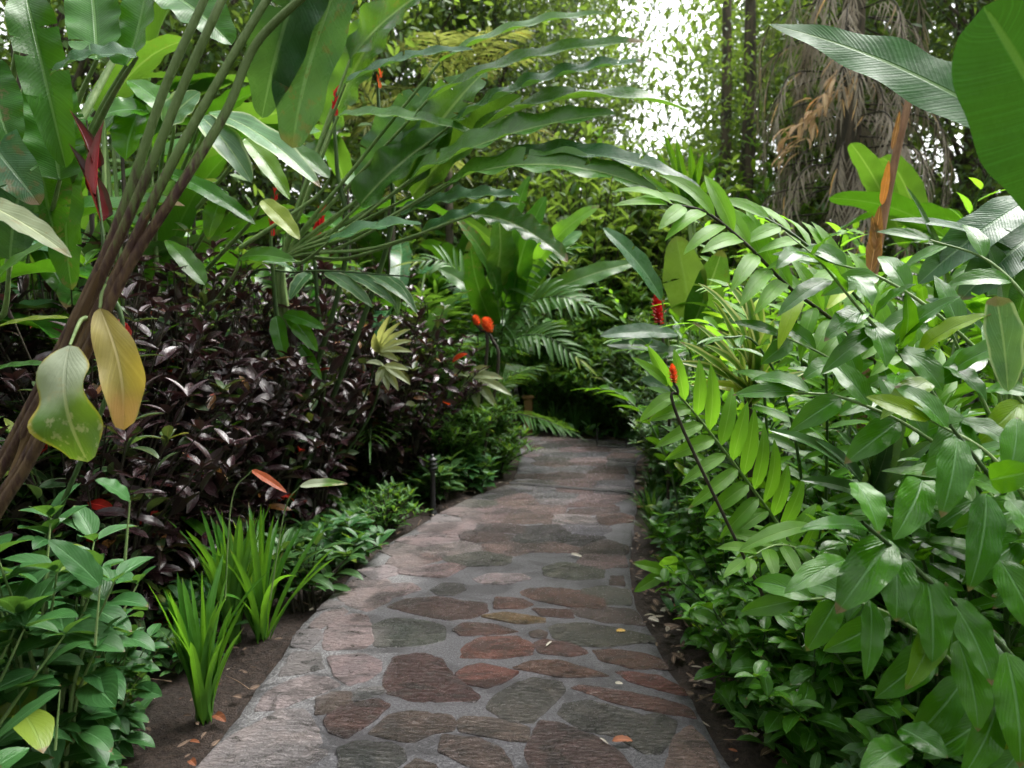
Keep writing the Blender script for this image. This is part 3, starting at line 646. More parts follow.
# expansion joint: a raised tar-dark strip in the gap across the path
jt = NT('joint'); M['joint'] = jt.done(jt.bsdf((.012, .011, .011), .8))
ja, jb = G(509, 484), G(640, 494); ja[2] = jb[2] = .011
jv = []; N_ = 24
for i in range(N_ + 1):
    t = i / N_; p = ja * (1 - t) + jb * t + np.array((0, .012 * math.sin(t * 9), 0)); w = .030 * (1 + .3 * math.sin(i * 2.3))
    jv += [(p[0], p[1] - w, .0125), (p[0], p[1] + w, .0125)]
mesh_obj('path_joint', jv, [(2 * i, 2 * i + 2, 2 * i + 3, 2 * i + 1) for i in range(N_)], [M['joint']], 'structure', parent=path)

# ================================================================== THE PLANTS SEEN CLOSE
class Hero:
    def __init__(s, base, dy=0.):
        s.dy = dy; s.o = np.array((base[0], base[1], SOIL)); s.parts = []
    def leaf(s, mat, b, t, wpx, n=(0, -.45, .9), bend=.5, fold=.2, wave=.03, wf=3, a=.5, bb=.75, pet=.0, res=(22, 8), twist=0., sweep=0., label=None, petiole=None, pr=3, tint=None, pmat='stem_light', name='leaf'):
        b = (b[0], b[1], b[2] + s.dy); t = (t[0], t[1], t[2] + s.dy); B0, T0 = P(*b), P(*t); Yw = (b[2] + t[2]) / 2; f = Bld(mat)
        if mat in ('banana', 'banana_blue', 'helic') and wpx > 20: f.tear = 2.2; res = (40, 10)
        f.leaf(B0, T0, wpx * Yw / F, n, bend, fold, wave, wf, twist, a, bb, pet, 0, res, sweep, tint)
        sub = []
        if petiole:
            sb = Bld(pmat); pts = [P(q[0], q[1], q[2] + s.dy) for q in petiole] + [B0]
            sb.tube(pts, np.linspace(pr, pr * .45, len(pts)) * Yw / F, 7, sub=6); sub = [('petiole', sb.mesh('petiole', s.o), [])]
        s.parts.append((name, f.mesh('leaf', s.o), sub, label))
    def stalk(s, mat, pts, r0, r1, name='stalk', label=None, down=False, ns=8):
        w = [P(q[0], q[1], q[2] + s.dy) for q in pts]
        if down: w = [np.array(s.o)] + w
        sb = Bld(mat); sb.tube(w, np.linspace(r0, r1, len(w)) * pts[0][2] / F, ns, sub=8); s.parts.append((name, sb.mesh('stalk', s.o), [], label))
    def cane(s, mat, pts, n, Lpx, Wpx, down=True, **k):
        w = [P(*q) for q in pts]; sc_ = np.mean([q[2] for q in pts]) / F
        if down: w = [np.array(s.o)] + w
        fb, sb = Bld(mat), Bld(k.pop('stem', 'stem')); cane(fb, sb, w, n, Lpx * sc_, Wpx * sc_, **k)
        s.parts.append(('cane', sb.mesh('cane', s.o), [('foliage', fb.mesh('foliage', s.o), [])]))
    def done(s, name, label, cat, group=None): return plant(name, s.parts, s.o, label, cat, group=group)
def flr(px, Y): p = P(px, 384, Y); return (p[0], Y)
def _flr(px, Y): p = P(px, 384, Y); return (p[0], Y)

# ---- leaning heliconia whose brown stalks cross the left side
h = Hero(flr(-190, 2.0))
for pts, r0, r1 in (([(-40, 540, 1.9), (10, 445, 1.9), (62, 345, 1.9), (102, 262, 1.92), (130, 190, 1.95), (166, 85, 2.0), (204, 0, 2.05), (232, -70, 2.1)], 6.5, 3.8),
                    ([(-36, 544, 1.89), (13, 450, 1.89), (66, 350, 1.89), (108, 262, 1.9), (146, 178, 1.92), (184, 84, 1.96), (222, 0, 2.0), (250, -60, 2.1)], 6.5, 3.8),
                    ([(-28, 556, 1.88), (26, 458, 1.88), (78, 358, 1.88), (122, 266, 1.88), (166, 175, 1.9), (212, 92, 1.95), (258, 14, 2.0), (300, -50, 2.05)], 6.5, 3.8),
                    ([(-25, 560, 1.87), (29, 462, 1.87), (82, 361, 1.87), (128, 268, 1.88), (178, 190, 1.9), (226, 112, 1.95), (256, 44, 1.98), (308, -8, 2.0), (345, -45, 2.05)], 6.5, 3.8)):
    h.stalk('sheath', pts, r0, r1, down=True)
for b, t, w in (((40, 400), (100, 268), 14), ((20, 440), (78, 320), 12), ((66, 372), (132, 238), 12), ((90, 318), (150, 212), 9), ((10, 480), (50, 380), 13)):
    h.leaf('sheath_husk', (*b, 1.87), (*t, 1.87), w, n=(.3, -1, .2), bend=-.1, fold=-.5, wave=.12, wf=2.5, a=.3, bb=.5, name='sheath')
h.leaf('old', (70, 345, 1.80), (88, 462, 1.72), 66, n=(.15, -1, .25), bend=.7, fold=.2, wave=.15, wf=1.7, twist=.5, a=.55, bb=.32, label='drooping old leaf, green with bleached top and yellow edge', petiole=[(86, 318, 1.88), (80, 322, 1.85)], pr=3, sweep=-.06)
h.leaf('yellowing', (100, 308, 1.86), (124, 430, 1.82), 44, n=(.3, -1, .2), bend=.6, fold=.45, wave=.14, wf=1.6, twist=-.5, a=.6, bb=.5, label='withered yellow leaf hanging behind the old green one', petiole=[(108, 285, 1.88), (102, 296, 1.87)], pr=3, sweep=.07)
h.leaf('banana_blue', (350, -45, 2.1), (292, 148, 2.15), 78, n=(-.5, -1, .15), bend=.4, fold=.12, wave=.04, wf=3, a=.3, bb=.4)
h.leaf('banana_blue', (320, -70, 2.1), (262, 118, 2.2), 66, n=(.2, -1, .3), bend=.7, fold=.3, wave=.06, wf=4, a=.3, bb=.6)
h.leaf('banana', (236, -75, 2.1), (150, -160, 2.6), 70, bend=.8)
h.leaf('banana', (300, -50, 2.05), (420, -120, 2.5), 70, bend=.8)
h.done('leaning_heliconia', 'tall heliconia leaning on long brown stalks across the left foreground, with two drooping old leaves', 'plant')

# ---- broad banana-like plant in the top left corner
h = Hero(flr(-20, 2.7))
for mat, b, t, w, kw in (
    ('banana', (26, -5, 2.45), (66, 168, 2.4), 46, dict(n=(.5, -1, .3), bend=.7, fold=.4)),
    ('banana', (97, 60, 2.7), (88, -40, 2.9), 50, dict(n=(.2, -1, .2), bend=-.3)),
    ('banana', (126, 66, 2.75), (150, -50, 2.95), 48, dict(n=(-.4, -1, .2), bend=-.3)),
    ('banana_blue', (137, 57, 2.3), (50, 76, 2.25), 38, dict(n=(0, -.7, 1), bend=.9)),
    ('banana_blue', (-30, 120, 2.3), (40, 205, 2.2), 52, dict(n=(.1, -.8, .6), bend=.8)),
    ('banana', (-20, 60, 2.3), (12, 150, 2.25), 46, dict(n=(.7, -1, .3), bend=.6)),
    ('banana', (60, 180, 2.5), (50, 75, 2.6), 60, dict(n=(.3, -1, .4), bend=.3)),
    ('banana', (35, 120, 2.6), (55, 235, 2.55), 58, dict(n=(.2, -1, .4), bend=.5)),
    ('pale', (-25, 200, 1.9), (72, 258, 1.85), 30, dict(n=(.1, -.6, .9), bend=.5, a=.5, bb=.8)),
    ('ginger', (-20, 300, 2.0), (62, 238, 2.1), 18, dict(n=(0, -.5, 1), bend=.7)),
    ('banana', (60, -40, 2.4), (-40, 30, 2.2), 60, dict(n=(0, -.6, 1), bend=.6)),
    ('banana_blue', (10, 260, 2.5), (32, 150, 2.5), 48, dict(n=(.2, -1, .3), bend=.5)),
    ('banana', (160, -10, 2.9), (232, 45, 2.8), 52, dict(n=(0, -.8, .8), bend=.7)),
    ('banana', (70, 150, 2.7), (72, 290, 2.6), 40, dict(n=(0, -1, .3), bend=.5)),
    ('strap_dark', (-20, 335, 2.1), (70, 318, 2.0), 12, dict(bend=.4)), ('strap_dark', (-20, 375, 2.1), (60, 365, 2.0), 12, dict(bend=.4))):
    k = dict(fold=.25, wave=.05, wf=4, a=.3, bb=.5); k.update(kw)
    h.leaf(mat, b, t, w, petiole=[(b[0] * .5 - 10, b[1] + 150 if b[1] < 150 else b[1] + 60, 2.75), (b[0] * .8 - 3, b[1] + 50, b[2] + .1)], pr=4, **k)
h.done('banana_plant', 'broad-leaved banana plant filling the top left corner', 'plant')

# ---- glossy ginger with creamy veined leaves between the leaning stalks and the crotons
h = Hero((-2.35, 4.3), 1.1)
for mat, b, t, w, kw in (
    ('shell', (150, 112, 2.6), (98, 118, 2.5), 36, dict(n=(0, -.8, .8), bend=.9)), ('shell', (140, 110, 2.6), (126, 160, 2.5), 40, dict(n=(-.2, -1, .5))),
    ('shell', (175, 118, 2.6), (128, 80, 2.7), 30, dict(n=(0, -.6, 1))), ('shell_rim', (165, 125, 2.55), (200, 92, 2.6), 34, dict(n=(0, -.9, .5), bend=.4)),
    ('shell_rim', (200, 116, 2.55), (252, 183, 2.4), 30, dict(n=(0, -.6, .9), bend=.7)), ('shell_rim', (210, 112, 2.6), (321, 188, 2.4), 30, dict(n=(-.1, -.6, 1), bend=.7)),
    ('shell', (88, 170, 2.7), (18, 180, 2.6), 18, dict()), ('shell', (160, 170, 2.7), (256, 225, 2.6), 22, dict(n=(.1, -.7, .9))),
    ('shell', (245, 138, 2.7), (290, 200, 2.6), 22, dict(n=(.3, -.8, .8))), ('shell_rim', (262, 200, 2.7), (300, 240, 2.6), 20, dict(n=(.3, -.9, .6))),
    ('ginger', (240, 258, 2.6), (296, 262, 2.5), 22, dict(n=(0, -.8, .8), bend=.7)), ('ginger', (330, 178, 3.0), (262, 138, 3.1), 24, dict(n=(0, -.7, .9), bend=.7)),
    ('ginger', (225, 190, 2.7), (208, 240, 2.6), 22, dict(n=(0, -1, .4))), ('shell', (100, 215, 2.8), (150, 230, 2.7), 22, dict()),
    ('shell', (60, 215, 2.8), (90, 130, 2.8), 34, dict(n=(.2, -1, .3))), ('ginger', (205, 285, 2.6), (165, 240, 2.7), 22, dict()), ('shell', (70, 300, 2.7), (30, 230, 2.8), 26, dict())):
    k = dict(fold=.2, wave=.04, wf=3, a=.55, bb=.75); k.update(kw)
    h.leaf(mat, b, t, w, petiole=[(150 + (b[0] - 150) * .5, b[1] + 70, 3.1), (150 + (b[0] - 150) * .9, b[1] + 22, b[2] + .06)], pr=2.4, **k)
h.done('ginger_plant', 'glossy pale-veined ginger just right of the big red and black lobster-claw flower', 'plant')

# spray of shell ginger leaves hanging over the crotons
h = Hero((-1.9, 4.9), 1.55)
h.stalk('stem', [(240, 300, 2.95), (300, 272, 2.85), (403, 276, 2.75)], 2.4, 1.2, down=True)
for b, t, w in (((325, 272), (373, 308), 17), ((345, 272), (396, 306), 16), ((368, 275), (411, 304), 15), ((388, 276), (417, 314), 12), ((395, 277), (398, 315), 11), ((310, 272), (290, 300), 16), ((295, 272), (262, 262), 16)):
    h.leaf('shell_rim', (*b, 2.85), (*t, 2.7), w, n=(0, -.6, .9), bend=.7)
for b, t, w in (((276, 316), (286, 362), 17), ((290, 315), (318, 352), 18), ((284, 314), (326, 330), 15), ((300, 345), (322, 380), 12)):
    h.leaf('shell', (*b, 2.8), (*t, 2.65), w, n=(0, -.9, .6), bend=.6)
h.done('ginger_plant', 'arching ginger spray with drooping striped leaves over the dark crotons', 'plant')

# ---- flowers
def lobster_flower(pts, n, Lpx, Wpx, mat, label):
    bx, by = flr(pts[0][0], pts[0][2] + .05); h = Hero((min(bx, edgeL(by) - .9), by))
    h.stalk('stem', [(pts[0][0] + 8, pts[0][1] + 160, pts[0][2]), (pts[0][0] + 3, pts[0][1] + 50, pts[0][2]), pts[0], pts[-1]], 3, 1.2, down=True)
    w = [P(*q) for q in pts]; ax = nrm(w[-1] - w[0]); Lw = np.linalg.norm(w[-1] - w[0]); sc_ = pts[0][2] / F
    for i in range(n):
        t = (i + .2) / n; p = w[0] + ax * Lw * t; sd = 1 if i % 2 else -1
        d = nrm(ax * 1.5 + np.array((sd * .36, -.1, 0))); l = Lpx * sc_ * (1.05 - .35 * t)
        f = Bld(mat); f.leaf(p, p + d * l, Wpx * sc_ * (1 - .3 * t), n=np.array((-sd, -.35, .3)), bend=.25, fold=.85, a=.35, b=1.1, res=(14, 6))
        h.parts.append(('bract', f.mesh('bract', h.o), []))
    return h.done('heliconia_flower', label, 'flower')
lobster_flower([(102, 228, 2.3), (92, 150, 2.35)], 3, 84, 30, 'red_black', 'large red and black lobster-claw heliconia flower beside the leaning stalks')
lobster_flower([(271, 238, 4.4), (276, 190, 4.4)], 8, 18, 8, 'red', 'thin red heliconia spike among stems, left of the small red flower')
lobster_flower([(314, 245, 4.9), (322, 212, 4.9)], 4, 24, 14, 'red', 'small upright red heliconia flower at the foot of the leaf fan')
lobster_flower([(334, 118, 4.6), (336, 92, 4.6)], 4, 16, 9, 'red', 'red heliconia tip beside dark stems under the big hanging leaf')
lobster_flower([(378, 90, 4.8), (380, 74, 4.8)], 3, 14, 7, 'orange_red', 'orange-red heliconia tip against the yellow fronds')
def spike(px, py, hpx, wpx, Y, mat, label, basepx=None):
    h = Hero(flr(basepx or px + 14, Y + .1)); top = P(px, py - hpx / 2, Y); bot = P(px + 2, py + hpx / 2, Y)
    h.stalk('stem_dark', [(px + 12, py + hpx * 3.2, Y), (px + 6, py + hpx, Y), (px + 2, py + hpx / 2, Y), (px, py - hpx * .4, Y)], 1.8, 1.2, down=True)
    f = Bld(mat); n = 46; sc_ = Y / F
    for i in range(n):
        t = i / n; p = bot + (top - bot) * t; az = i * 2.4; el = math.radians(15 + 50 * t)
        d = np.array((math.cos(az) * math.cos(el), math.sin(az) * math.cos(el), math.sin(el))); env = math.sin(math.pi * (.18 + .75 * t)) ** .7
        f.leaf(p, p + d * wpx * .62 * sc_ * env, wpx * .5 * sc_ * env, n=UPV - d * .5, bend=-.9, fold=.5, a=.5, b=.5, res=(5, 4))
    h.parts.append(('flower_head', f.mesh('flower_head', h.o), [])); return h.done('red_ginger_flower', label, 'flower')
spike(657, 308, 32, 15, 5.0, 'red', 'crimson cone-shaped ginger flower in front of large pale leaves')
spike(672, 374, 18, 10, 2.66, 'orange_red', 'small red ginger flower opening among bright green leaves, below the crimson cone', 835)
spike(486, 326, 13, 14, 6.3, 'orange_red', 'orange-red flower left of path beside long green leaves', 478)
spike(475, 321, 9, 9, 6.3, 'orange_red', 'smaller orange-red bloom just left of the orange-red flower', 470)

# ---- the great fan of long wavy leaves reaching over the path
h = Hero(flr(285, 4.75))
hub = (283, 262, 4.7)
FAN = [((345, 84), (474, 50), 22, 4.3, 4.2), ((440, 62), (608, 14), 22, 4.4, 4.1), ((428, 100), (646, 42), 28, 4.5, 4.0), ((455, 122), (644, 62), 34, 4.4, 3.9),
       ((470, 135), (692, 112), 38, 4.3, 3.8), ((410, 180), (616, 114), 44, 4.2, 3.8), ((478, 168), (702, 190), 30, 4.1, 3.6), ((445, 184), (658, 192), 36, 4.0, 3.6),
       ((474, 214), (568, 262), 30, 3.9, 3.7), ((328, 243), (422, 224), 24, 3.9, 3.8), ((338, 116), (484, 138), 22, 4.5, 4.3), ((400, 190), (486, 70), 56, 4.6, 4.6),
       ((372, 190), (432, 88), 50, 4.7, 4.7), ((412, 196), (522, 96), 44, 4.6, 4.4), ((360, 205), (452, 128), 44, 4.5, 4.5), ((400, 215), (520, 196), 30, 4.3, 4.1), ((330, 130), (395, 8), 50, 4.9, 4.8), ((350, 60), (445, -20), 44, 4.8, 4.4), ((420, 235), (520, 205), 24, 4.4, 4.3)]
for i, (b, t, w, y0, y1) in enumerate(FAN):
    mid = ((hub[0] + b[0]) / 2 - 4, (hub[1] + b[1]) / 2 + (10 if t[1] > 100 else 2), (hub[2] + y0) / 2)
    n = (-.25, -.5, .9) if i not in (11, 12, 13, 14, 16, 17) else (-.5, -.9, .5)
    h.leaf('helic' if i % 3 else 'banana_blue', (*b, y0), (*t, y1), w * 1.2, n=n, bend=(.85 if i in (4, 6, 7, 8) else .45), fold=.3, wave=U(.05, .09), wf=U(2.5, 5.5), a=.28, bb=.55, res=(30, 8), petiole=[(hub[0] + U(-8, 8), 330, 4.75), hub, mid], pr=3, twist=U(-.25, .35))
h.done('heliconia_fan', 'great fan of long wavy-edged leaves arching from the left over the path', 'plant')

# middle heliconias behind the fan
h = Hero((-.28, 7.3))
for b, t, w, m in (((512, 310), (546, 196), 34, 'banana'), ((495, 325), (470, 240), 26, 'banana'), ((520, 300), (582, 232), 30, 'banana'), ((488, 290), (496, 205), 34, 'helic'), ((524, 305), (640, 262), 22, 'helic'),
                   ((500, 320), (438, 268), 24, 'helic'), ((528, 280), (600, 205), 24, 'ginger_bright'), ((498, 300), (453, 215), 20, 'helic'), ((515, 290), (530, 175), 26, 'banana'), ((530, 310), (586, 296), 22, 'helic'),
                   ((505, 320), (470, 330), 22, 'banana')):
    h.leaf(m, (*b, 7.2 + U(-.3, .1)), (*t, 6.9 + U(-.4, .4)), w, n=(U(-.6, .6), -.9, .6), bend=U(.6, 1.2), wave=.06, wf=4, a=.35, bb=.6, petiole=[(486 + U(-10, 10), 420, 7.3), (490 + (b[0] - 490) * .4, 360, 7.3)], pr=2)
h.done('heliconia_plant', 'bright green heliconia clump behind the leaf fan, left of the far path', 'plant')

# ---- pale fingered leaves standing out of the crotons
def fingers(cx, cy, Y, angs, L, W, label, base=None):
    h = Hero(flr(base or cx - 34, Y + .25)); h.o[0] = edgeL(h.o[1]) - .95; h.stalk('stem', [(cx - 20, cy + 60, Y + .2), (cx, cy, Y)], 1.5, 1, down=True)
    for a_, l in angs:
        r_ = math.radians(a_); h.leaf('pale', (cx, cy, Y), (cx + l * L * math.cos(r_), cy - l * L * math.sin(r_), Y - .12), W, n=(0, -.8, .7), bend=.6, fold=.35, a=.6, bb=.8)
    return h.done('pale_leaved_plant', label, 'plant')
fingers(378, 352, 4.85, [(72, 1), (52, 1), (35, 1.05), (18, .95), (0, .9), (100, .5), (-25, .6)], 38, 9, 'pale cream-green fingered leaf spray against the dark crotons')
fingers(384, 366, 4.8, [(-10, .7), (-35, .9), (-60, .8), (-80, .7), (170, .5), (-110, .6)], 36, 9, 'drooping grey-green leaf spray just below the pale fingered one')
fingers(470, 376, 6.3, [(-5, .8), (-25, 1.1), (-50, 1.0), (-75, .8), (170, .5), (25, .5), (-100, .6)], 42, 11, 'pale fingered leaves hanging at the right edge of the crotons')

# ---- dark crotons
cro = [bush('croton', 1.75, .70, 100, 15, .14, .050, per=1, el=(30, -30), low=.06, tipn=5, bend=.7, a=.6, b=.8, mats=['croton', 'croton_green', 'croton_red'], chaos=.95) for _ in range(3)]
CRO = [(3.35, .92, 1.05, 'dark croton bush behind the strap-leaved clumps'),
       (3.95, .9, 1.08, 'dark purple croton in the middle of the croton bank'), (3.5, 1.85, 1.15, 'croton at the back of the bank under glossy ginger leaves'), (4.5, .88, 1.08, 'dark croton behind the pale fingered spray'),
       (5.1, .9, 1.12, 'purple-black croton just left of the bollard light'), (5.95, .86, 1.1, 'last dark croton of the bank, tallest beside the green hedge'), 
       (5.0, 1.8, 1.2, 'croton behind the bank, below the fan petioles'), (4.3, 1.8, 1.2, 'croton at the back of the bank behind the striped ginger spray'), (6.3, 1.5, 1.2, 'croton behind the tallest one, farthest along the bank')]
shade = bush('fern_dark', 1.6, .6, 60, 12, .2, .07, per=1, el=(30, -25), low=.1, tipn=5, bend=.8, chaos=.8)
for Y, dx, s_, lab in ((2.85, 1.45, .95, 'dark green leafy bush behind the two drooping old leaves'), (2.7, 2.3, 1.0, 'dark green leafy bush at the left edge behind the leaning stalks')):
    plant('leafy_bush', shade, (edgeL(Y) - dx, Y, SOIL), lab, 'shrub', rz=U(0, 6.28), s=s_)
for i, (Y, dx, s_, lab) in enumerate(CRO):
    plant('croton_bush', cro[i % 3], (edgeL(Y) - dx, Y, SOIL), lab, 'shrub', rz=U(0, 6.28), s=s_, group='dark crotons left of the path')

mixg = [bush('shell_rim', 1.7, .4, 9, 7, .26, .075, stem='stem', per=1, el=(20, -30), low=.45, tipn=5, bend=.9, chaos=.5, res=(12, 6)), bush('ginger', 1.9, .45, 10, 8, .24, .065, stem='stem', per=1, el=(20, -30), low=.45, tipn=5, bend=.9, chaos=.5, res=(12, 6))]
for i, (Y, dx, s_, lab) in enumerate(((3.0, .85, .85, 'leafy ginger standing up in the crotons just right of the withered yellow leaf'), (3.6, .95, 1.0, 'striped-leaved ginger growing up through the crotons, left of the hanging ginger spray'), (4.2, 1.1, 1.12, 'green ginger poking out of the top of the croton bank'), (2.75, 1.5, .95, 'shaded ginger behind the two drooping old leaves'), (5.0, 1.2, 1.1, 'striped ginger behind the pale fingered spray'))):
    plant('ginger_plant', mixg[i % 2 if i != 3 else 1], (edgeL(Y) - dx, Y, SOIL), lab, 'plant', rz=U(0, 6.28), s=s_)
# ---- shrub with matt green oval leaves, bottom left
ru = [bush('ruellia', .95, .34, 18, 5, .18, .088, stem='stem_light', per=2, el=(12, -35), low=.2, tipn=4, bend=.8, a=.6, b=.85, pet=.1, res=(10, 6), chaos=.5) for _ in range(2)]
RU = [(0, 1.75, 1.1, 'oval-leaved green shrub at the left edge under the hanging old leaf'), (80, 2.15, 1.08, 'oval-leaved green shrub rising in front of the crotons'), (40, 1.6, .62, 'oval-leaved shrub lowest in the left corner of the picture'),
      (110, 2.4, .62, 'low oval-leaved shrub by the soil edge, next to the strap-leaved clump')]
for i, (px, Y, s_, lab) in enumerate(RU):
    plant('green_shrub', ru[i % 2], (min(flr(px, Y)[0], edgeL(Y) - .36), Y, SOIL), lab, 'shrub', rz=U(0, 6.28), s=s_, group='oval-leaved shrubs bottom left')
h = Hero((-1.5, 1.75))
for b, t, w in (((100, 585), (48, 540), 30), ((60, 690), (-10, 745), 16), ((130, 500), (95, 480), 24)): h.leaf('ruellia', (*b, 1.65), (*t, 1.6), w, bend=.4, petiole=[(b[0] - 5, b[1] + 60, 1.65)], pr=1.5)
h.done('green_shrub', 'sprig with three broad leaves in front of the oval-leaved shrubs', 'shrub', 'oval-leaved shrubs bottom left')

# ---- strap-leaved clumps
st1 = strap_clump('strap', 40, .58, .034, .30, (.05, 1.0), b=.4); st2 = strap_clump('strap', 34, .64, .034, .6, (.3, 1.9), b=.4)
b = G(205, 722, SOIL); plant('strap_leaf_clump', st1, b, 'upright bright green strap-leaved clump nearest the camera, by the path edge', 'plant', rz=.4)
b = G(262, 642, SOIL); plant('strap_leaf_clump', st2, b, 'arching green strap-leaved clump behind the nearest one', 'plant', rz=2.0)
b = G(236, 655, SOIL); plant('strap_leaf_clump', st1, b + np.array((-.05, .1, 0)), 'taller strap-leaved clump between the two in front of the crotons', 'plant', rz=3.3, s=1.12)
h = Hero((-1.25, 2.95)); h.leaf('orange', (252, 470, 2.9), (287, 493, 2.85), 9, n=(0, -.6, .8), bend=.3, label='orange-red leaf', petiole=[(225, 600, 2.95), (232, 500, 2.93)], pr=1)
h.leaf('old', (300, 486, 2.9), (348, 484, 2.85), 11, n=(0, -.7, .8), bend=.5, petiole=[(270, 600, 2.95), (285, 510, 2.93)], pr=1)
h.done('small_dracaena', 'thin plant holding one orange-red leaf above the strap-leaved clumps', 'plant')

# low plants along the left edge of the path
low = [bush('fern_dark', .34, .30, 14, 5, .20, .066, per=1, el=(25, -10), low=.3, tipn=4, bend=.9, a=.5, b=.8), bush('ruellia', .30, .26, 12, 4, .16, .07, per=2, el=(20, -10), low=.3, tipn=4, bend=.7), bush('fern', .36, .3, 20, 6, .12, .03, per=2, el=(45, 0), low=.2, bend=.6)]
LOWS = [(318, 3.75, 1, 'dark broad-leaved low plant at the foot of the crotons'), (352, 4.35, 1, 'low leafy plant just behind the first one by the soil strip'), (395, 5.0, .9, 'low plant immediately left of the bollard light'), (455, 5.75, 1, 'low leafy plant immediately right of the bollard light'),
        (482, 6.15, 1.05, 'low green plant on the bend of the soil strip'), (500, 6.6, 1.1, 'small green plant touching the path edge beside the dark joint'), (508, 7.0, 1.2, 'low bright plant farthest along the left path edge')]
for i, (px, Y, s_, lab) in enumerate(LOWS):
    plant('low_plant', low[i % 3 if i < 5 else 2], (flr(px, Y)[0] - .08, Y, SOIL), lab, 'plant', rz=U(0, 6.28), s=s_, group='low plants along the left path edge')

# green hedge beyond the crotons
hd = [bush('fern', 1.25, .5, 60, 16, .15, .028, per=2, el=(30, -25), low=.1, bend=1.0, a=.4, b=.8), bush('fern_dark', 1.3, .5, 50, 12, .14, .045, per=2, el=(30, -20), low=.1, bend=.8)]
HD = [(462, 6.3, .95, 'narrow-leaved green bush right of the last dark croton'), (482, 7.0, .95, 'narrow-leaved bush on the inside of the path bend'), (496, 7.7 - .6, .6, 'smaller rounded bush by the path bend under the orange-red flowers'), (440, 7.2, 1.25, 'tall narrow-leaved bush behind the green hedge'), (395, 7.6, 1.5, 'tall leafy bush behind the crotons beneath the leaf fan')]
for i, (px, Y, s_, lab) in enumerate(HD):
    plant('hedge_bush', hd[(0, 0, 1, 1, 0)[i]], (flr(px, Y)[0] - .12, Y, SOIL), lab, 'shrub', rz=U(0, 6.28), s=s_, group='green bushes left of the far path')

# ================================================================== RIGHT SIDE
# bright young ginger canes arching to the left
h = Hero(flr(905, 3.3))
h.cane('ginger_bright', [(905, 430, 2.8), (850, 338, 2.7), (790, 288, 2.6), (745, 243, 2.5), (705, 212, 2.45), (668, 204, 2.4)], 32, 76, 17, N=(-.15, -.75, .7), start=.5, droop=.7, stem='stem_dark', bend=.8, ang=62, taper=.3)
h.cane('ginger_bright', [(930, 420, 2.8), (880, 330, 2.7), (835, 272, 2.6), (795, 236, 2.6), (765, 218, 2.6)], 28, 72, 17, N=(.1, -.75, .7), start=.5, droop=.6, bend=.8, ang=60, taper=.3)
h.done('young_ginger', 'bright yellow-green ginger with feathered canes arching left, above the cream-edged plant', 'plant')
h = Hero(flr(835, 3.1))
h.cane('ginger_bright', [(818, 600, 3.0), (788, 540, 2.95), (752, 488, 2.85), (722, 448, 2.8), (692, 410, 2.75), (668, 385, 2.7)], 26, 70, 16, N=(-.1, -.85, .6), start=.33, droop=.6, bend=.8, ang=58, stem='stem_light', taper=.3)
h.cane('ginger_bright', [(850, 610, 3.0), (815, 560, 3.0), (780, 545, 2.8), (745, 560, 2.6)], 9, 55, 17, N=(-.1, -.55, .9), start=.5, droop=.4, bend=.6, ang=50, stem='stem_light')
h.done('young_ginger', 'bright green ginger cane leaning over the right edge of the path, below the crimson flower', 'plant')

# shell ginger with wet glossy leaves
h = Hero(flr(1060, 2.3))
h.stalk('stem_light', [(1010, 560, 2.2), (955, 430, 2.1), (905, 360, 2.05), (862, 312, 2.0), (820, 262, 2.0), (785, 232, 2.05)], 3.4, .5, down=True)
for b, t, w, kw in (((864, 310), (824, 342), 26, {}), ((850, 276), (872, 306), 26, dict(n=(.2, -1, .4))), ((874, 318), (917, 284), 26, {}), ((870, 322), (886, 368), 32, dict(n=(.1, -1, .4))), ((898, 348), (943, 391), 34, dict(n=(.3, -.9, .5))),
                    ((892, 345), (962, 296), 28, {}), ((945, 365), (987, 402), 30, dict(n=(.3, -.9, .6))), ((918, 352), (992, 314), 30, {}), ((950, 372), (1030, 338), 30, {}), ((985, 390), (1034, 396), 24, {}), ((830, 280), (776, 318), 22, {}),
                    ((846, 292), (790, 250), 22, dict(n=(0, -.5, 1))), ((880, 330), (820, 375), 24, {}), ((900, 350), (905, 290), 24, dict(n=(0, -.9, .5))), ((930, 380), (880, 420), 28, {}), ((960, 420), (1015, 450), 30, {}),
                    ((965, 420), (925, 470), 30, dict(n=(-.2, -.9, .5))), ((812, 258), (842, 232), 20, {}), ((800, 250), (775, 270), 18, {})):
    k = dict(n=(U(-.2, .2), -.6, .9), bend=.7, fold=.22, wave=.035, a=.62, bb=.95, twist=U(-.3, .3)); k.update(kw); h.leaf('shell', (*b, 2.03), (*t, 1.93), w, **k)
for pts, n_, L_, W_ in (([(1075, 640, 2.0), (1010, 520, 2.0), (930, 440, 2.0), (850, 400, 2.05), (795, 392, 2.1)], 16, 84, 30), ([(1085, 520, 2.1), (1020, 400, 2.1), (950, 325, 2.1), (885, 280, 2.15), (830, 262, 2.2)], 16, 76, 26),
                        ([(1000, 520, 2.5), (905, 420, 2.5), (835, 362, 2.5), (780, 335, 2.5)], 15, 66, 22), ([(1080, 420, 2.2), (1040, 320, 2.2), (990, 262, 2.3), (930, 240, 2.4)], 13, 70, 24)):
    h.cane('shell', pts, n_, L_, W_, N=(-.1, -.75, .75), start=.3, droop=.7, bend=.8, ang=58, stem='stem_light', taper=.3, a=.6, b=.9, res=(14, 6), rad=(.009, .003))
h.leaf('shell_rim', (1008, 392, 1.9), (996, 296, 1.95), 36, n=(-.2, -1, .3), bend=.3, a=.6, bb=.4)
h.done('shell_ginger', 'glossy wet shell ginger spreading at mid height on the right', 'plant')

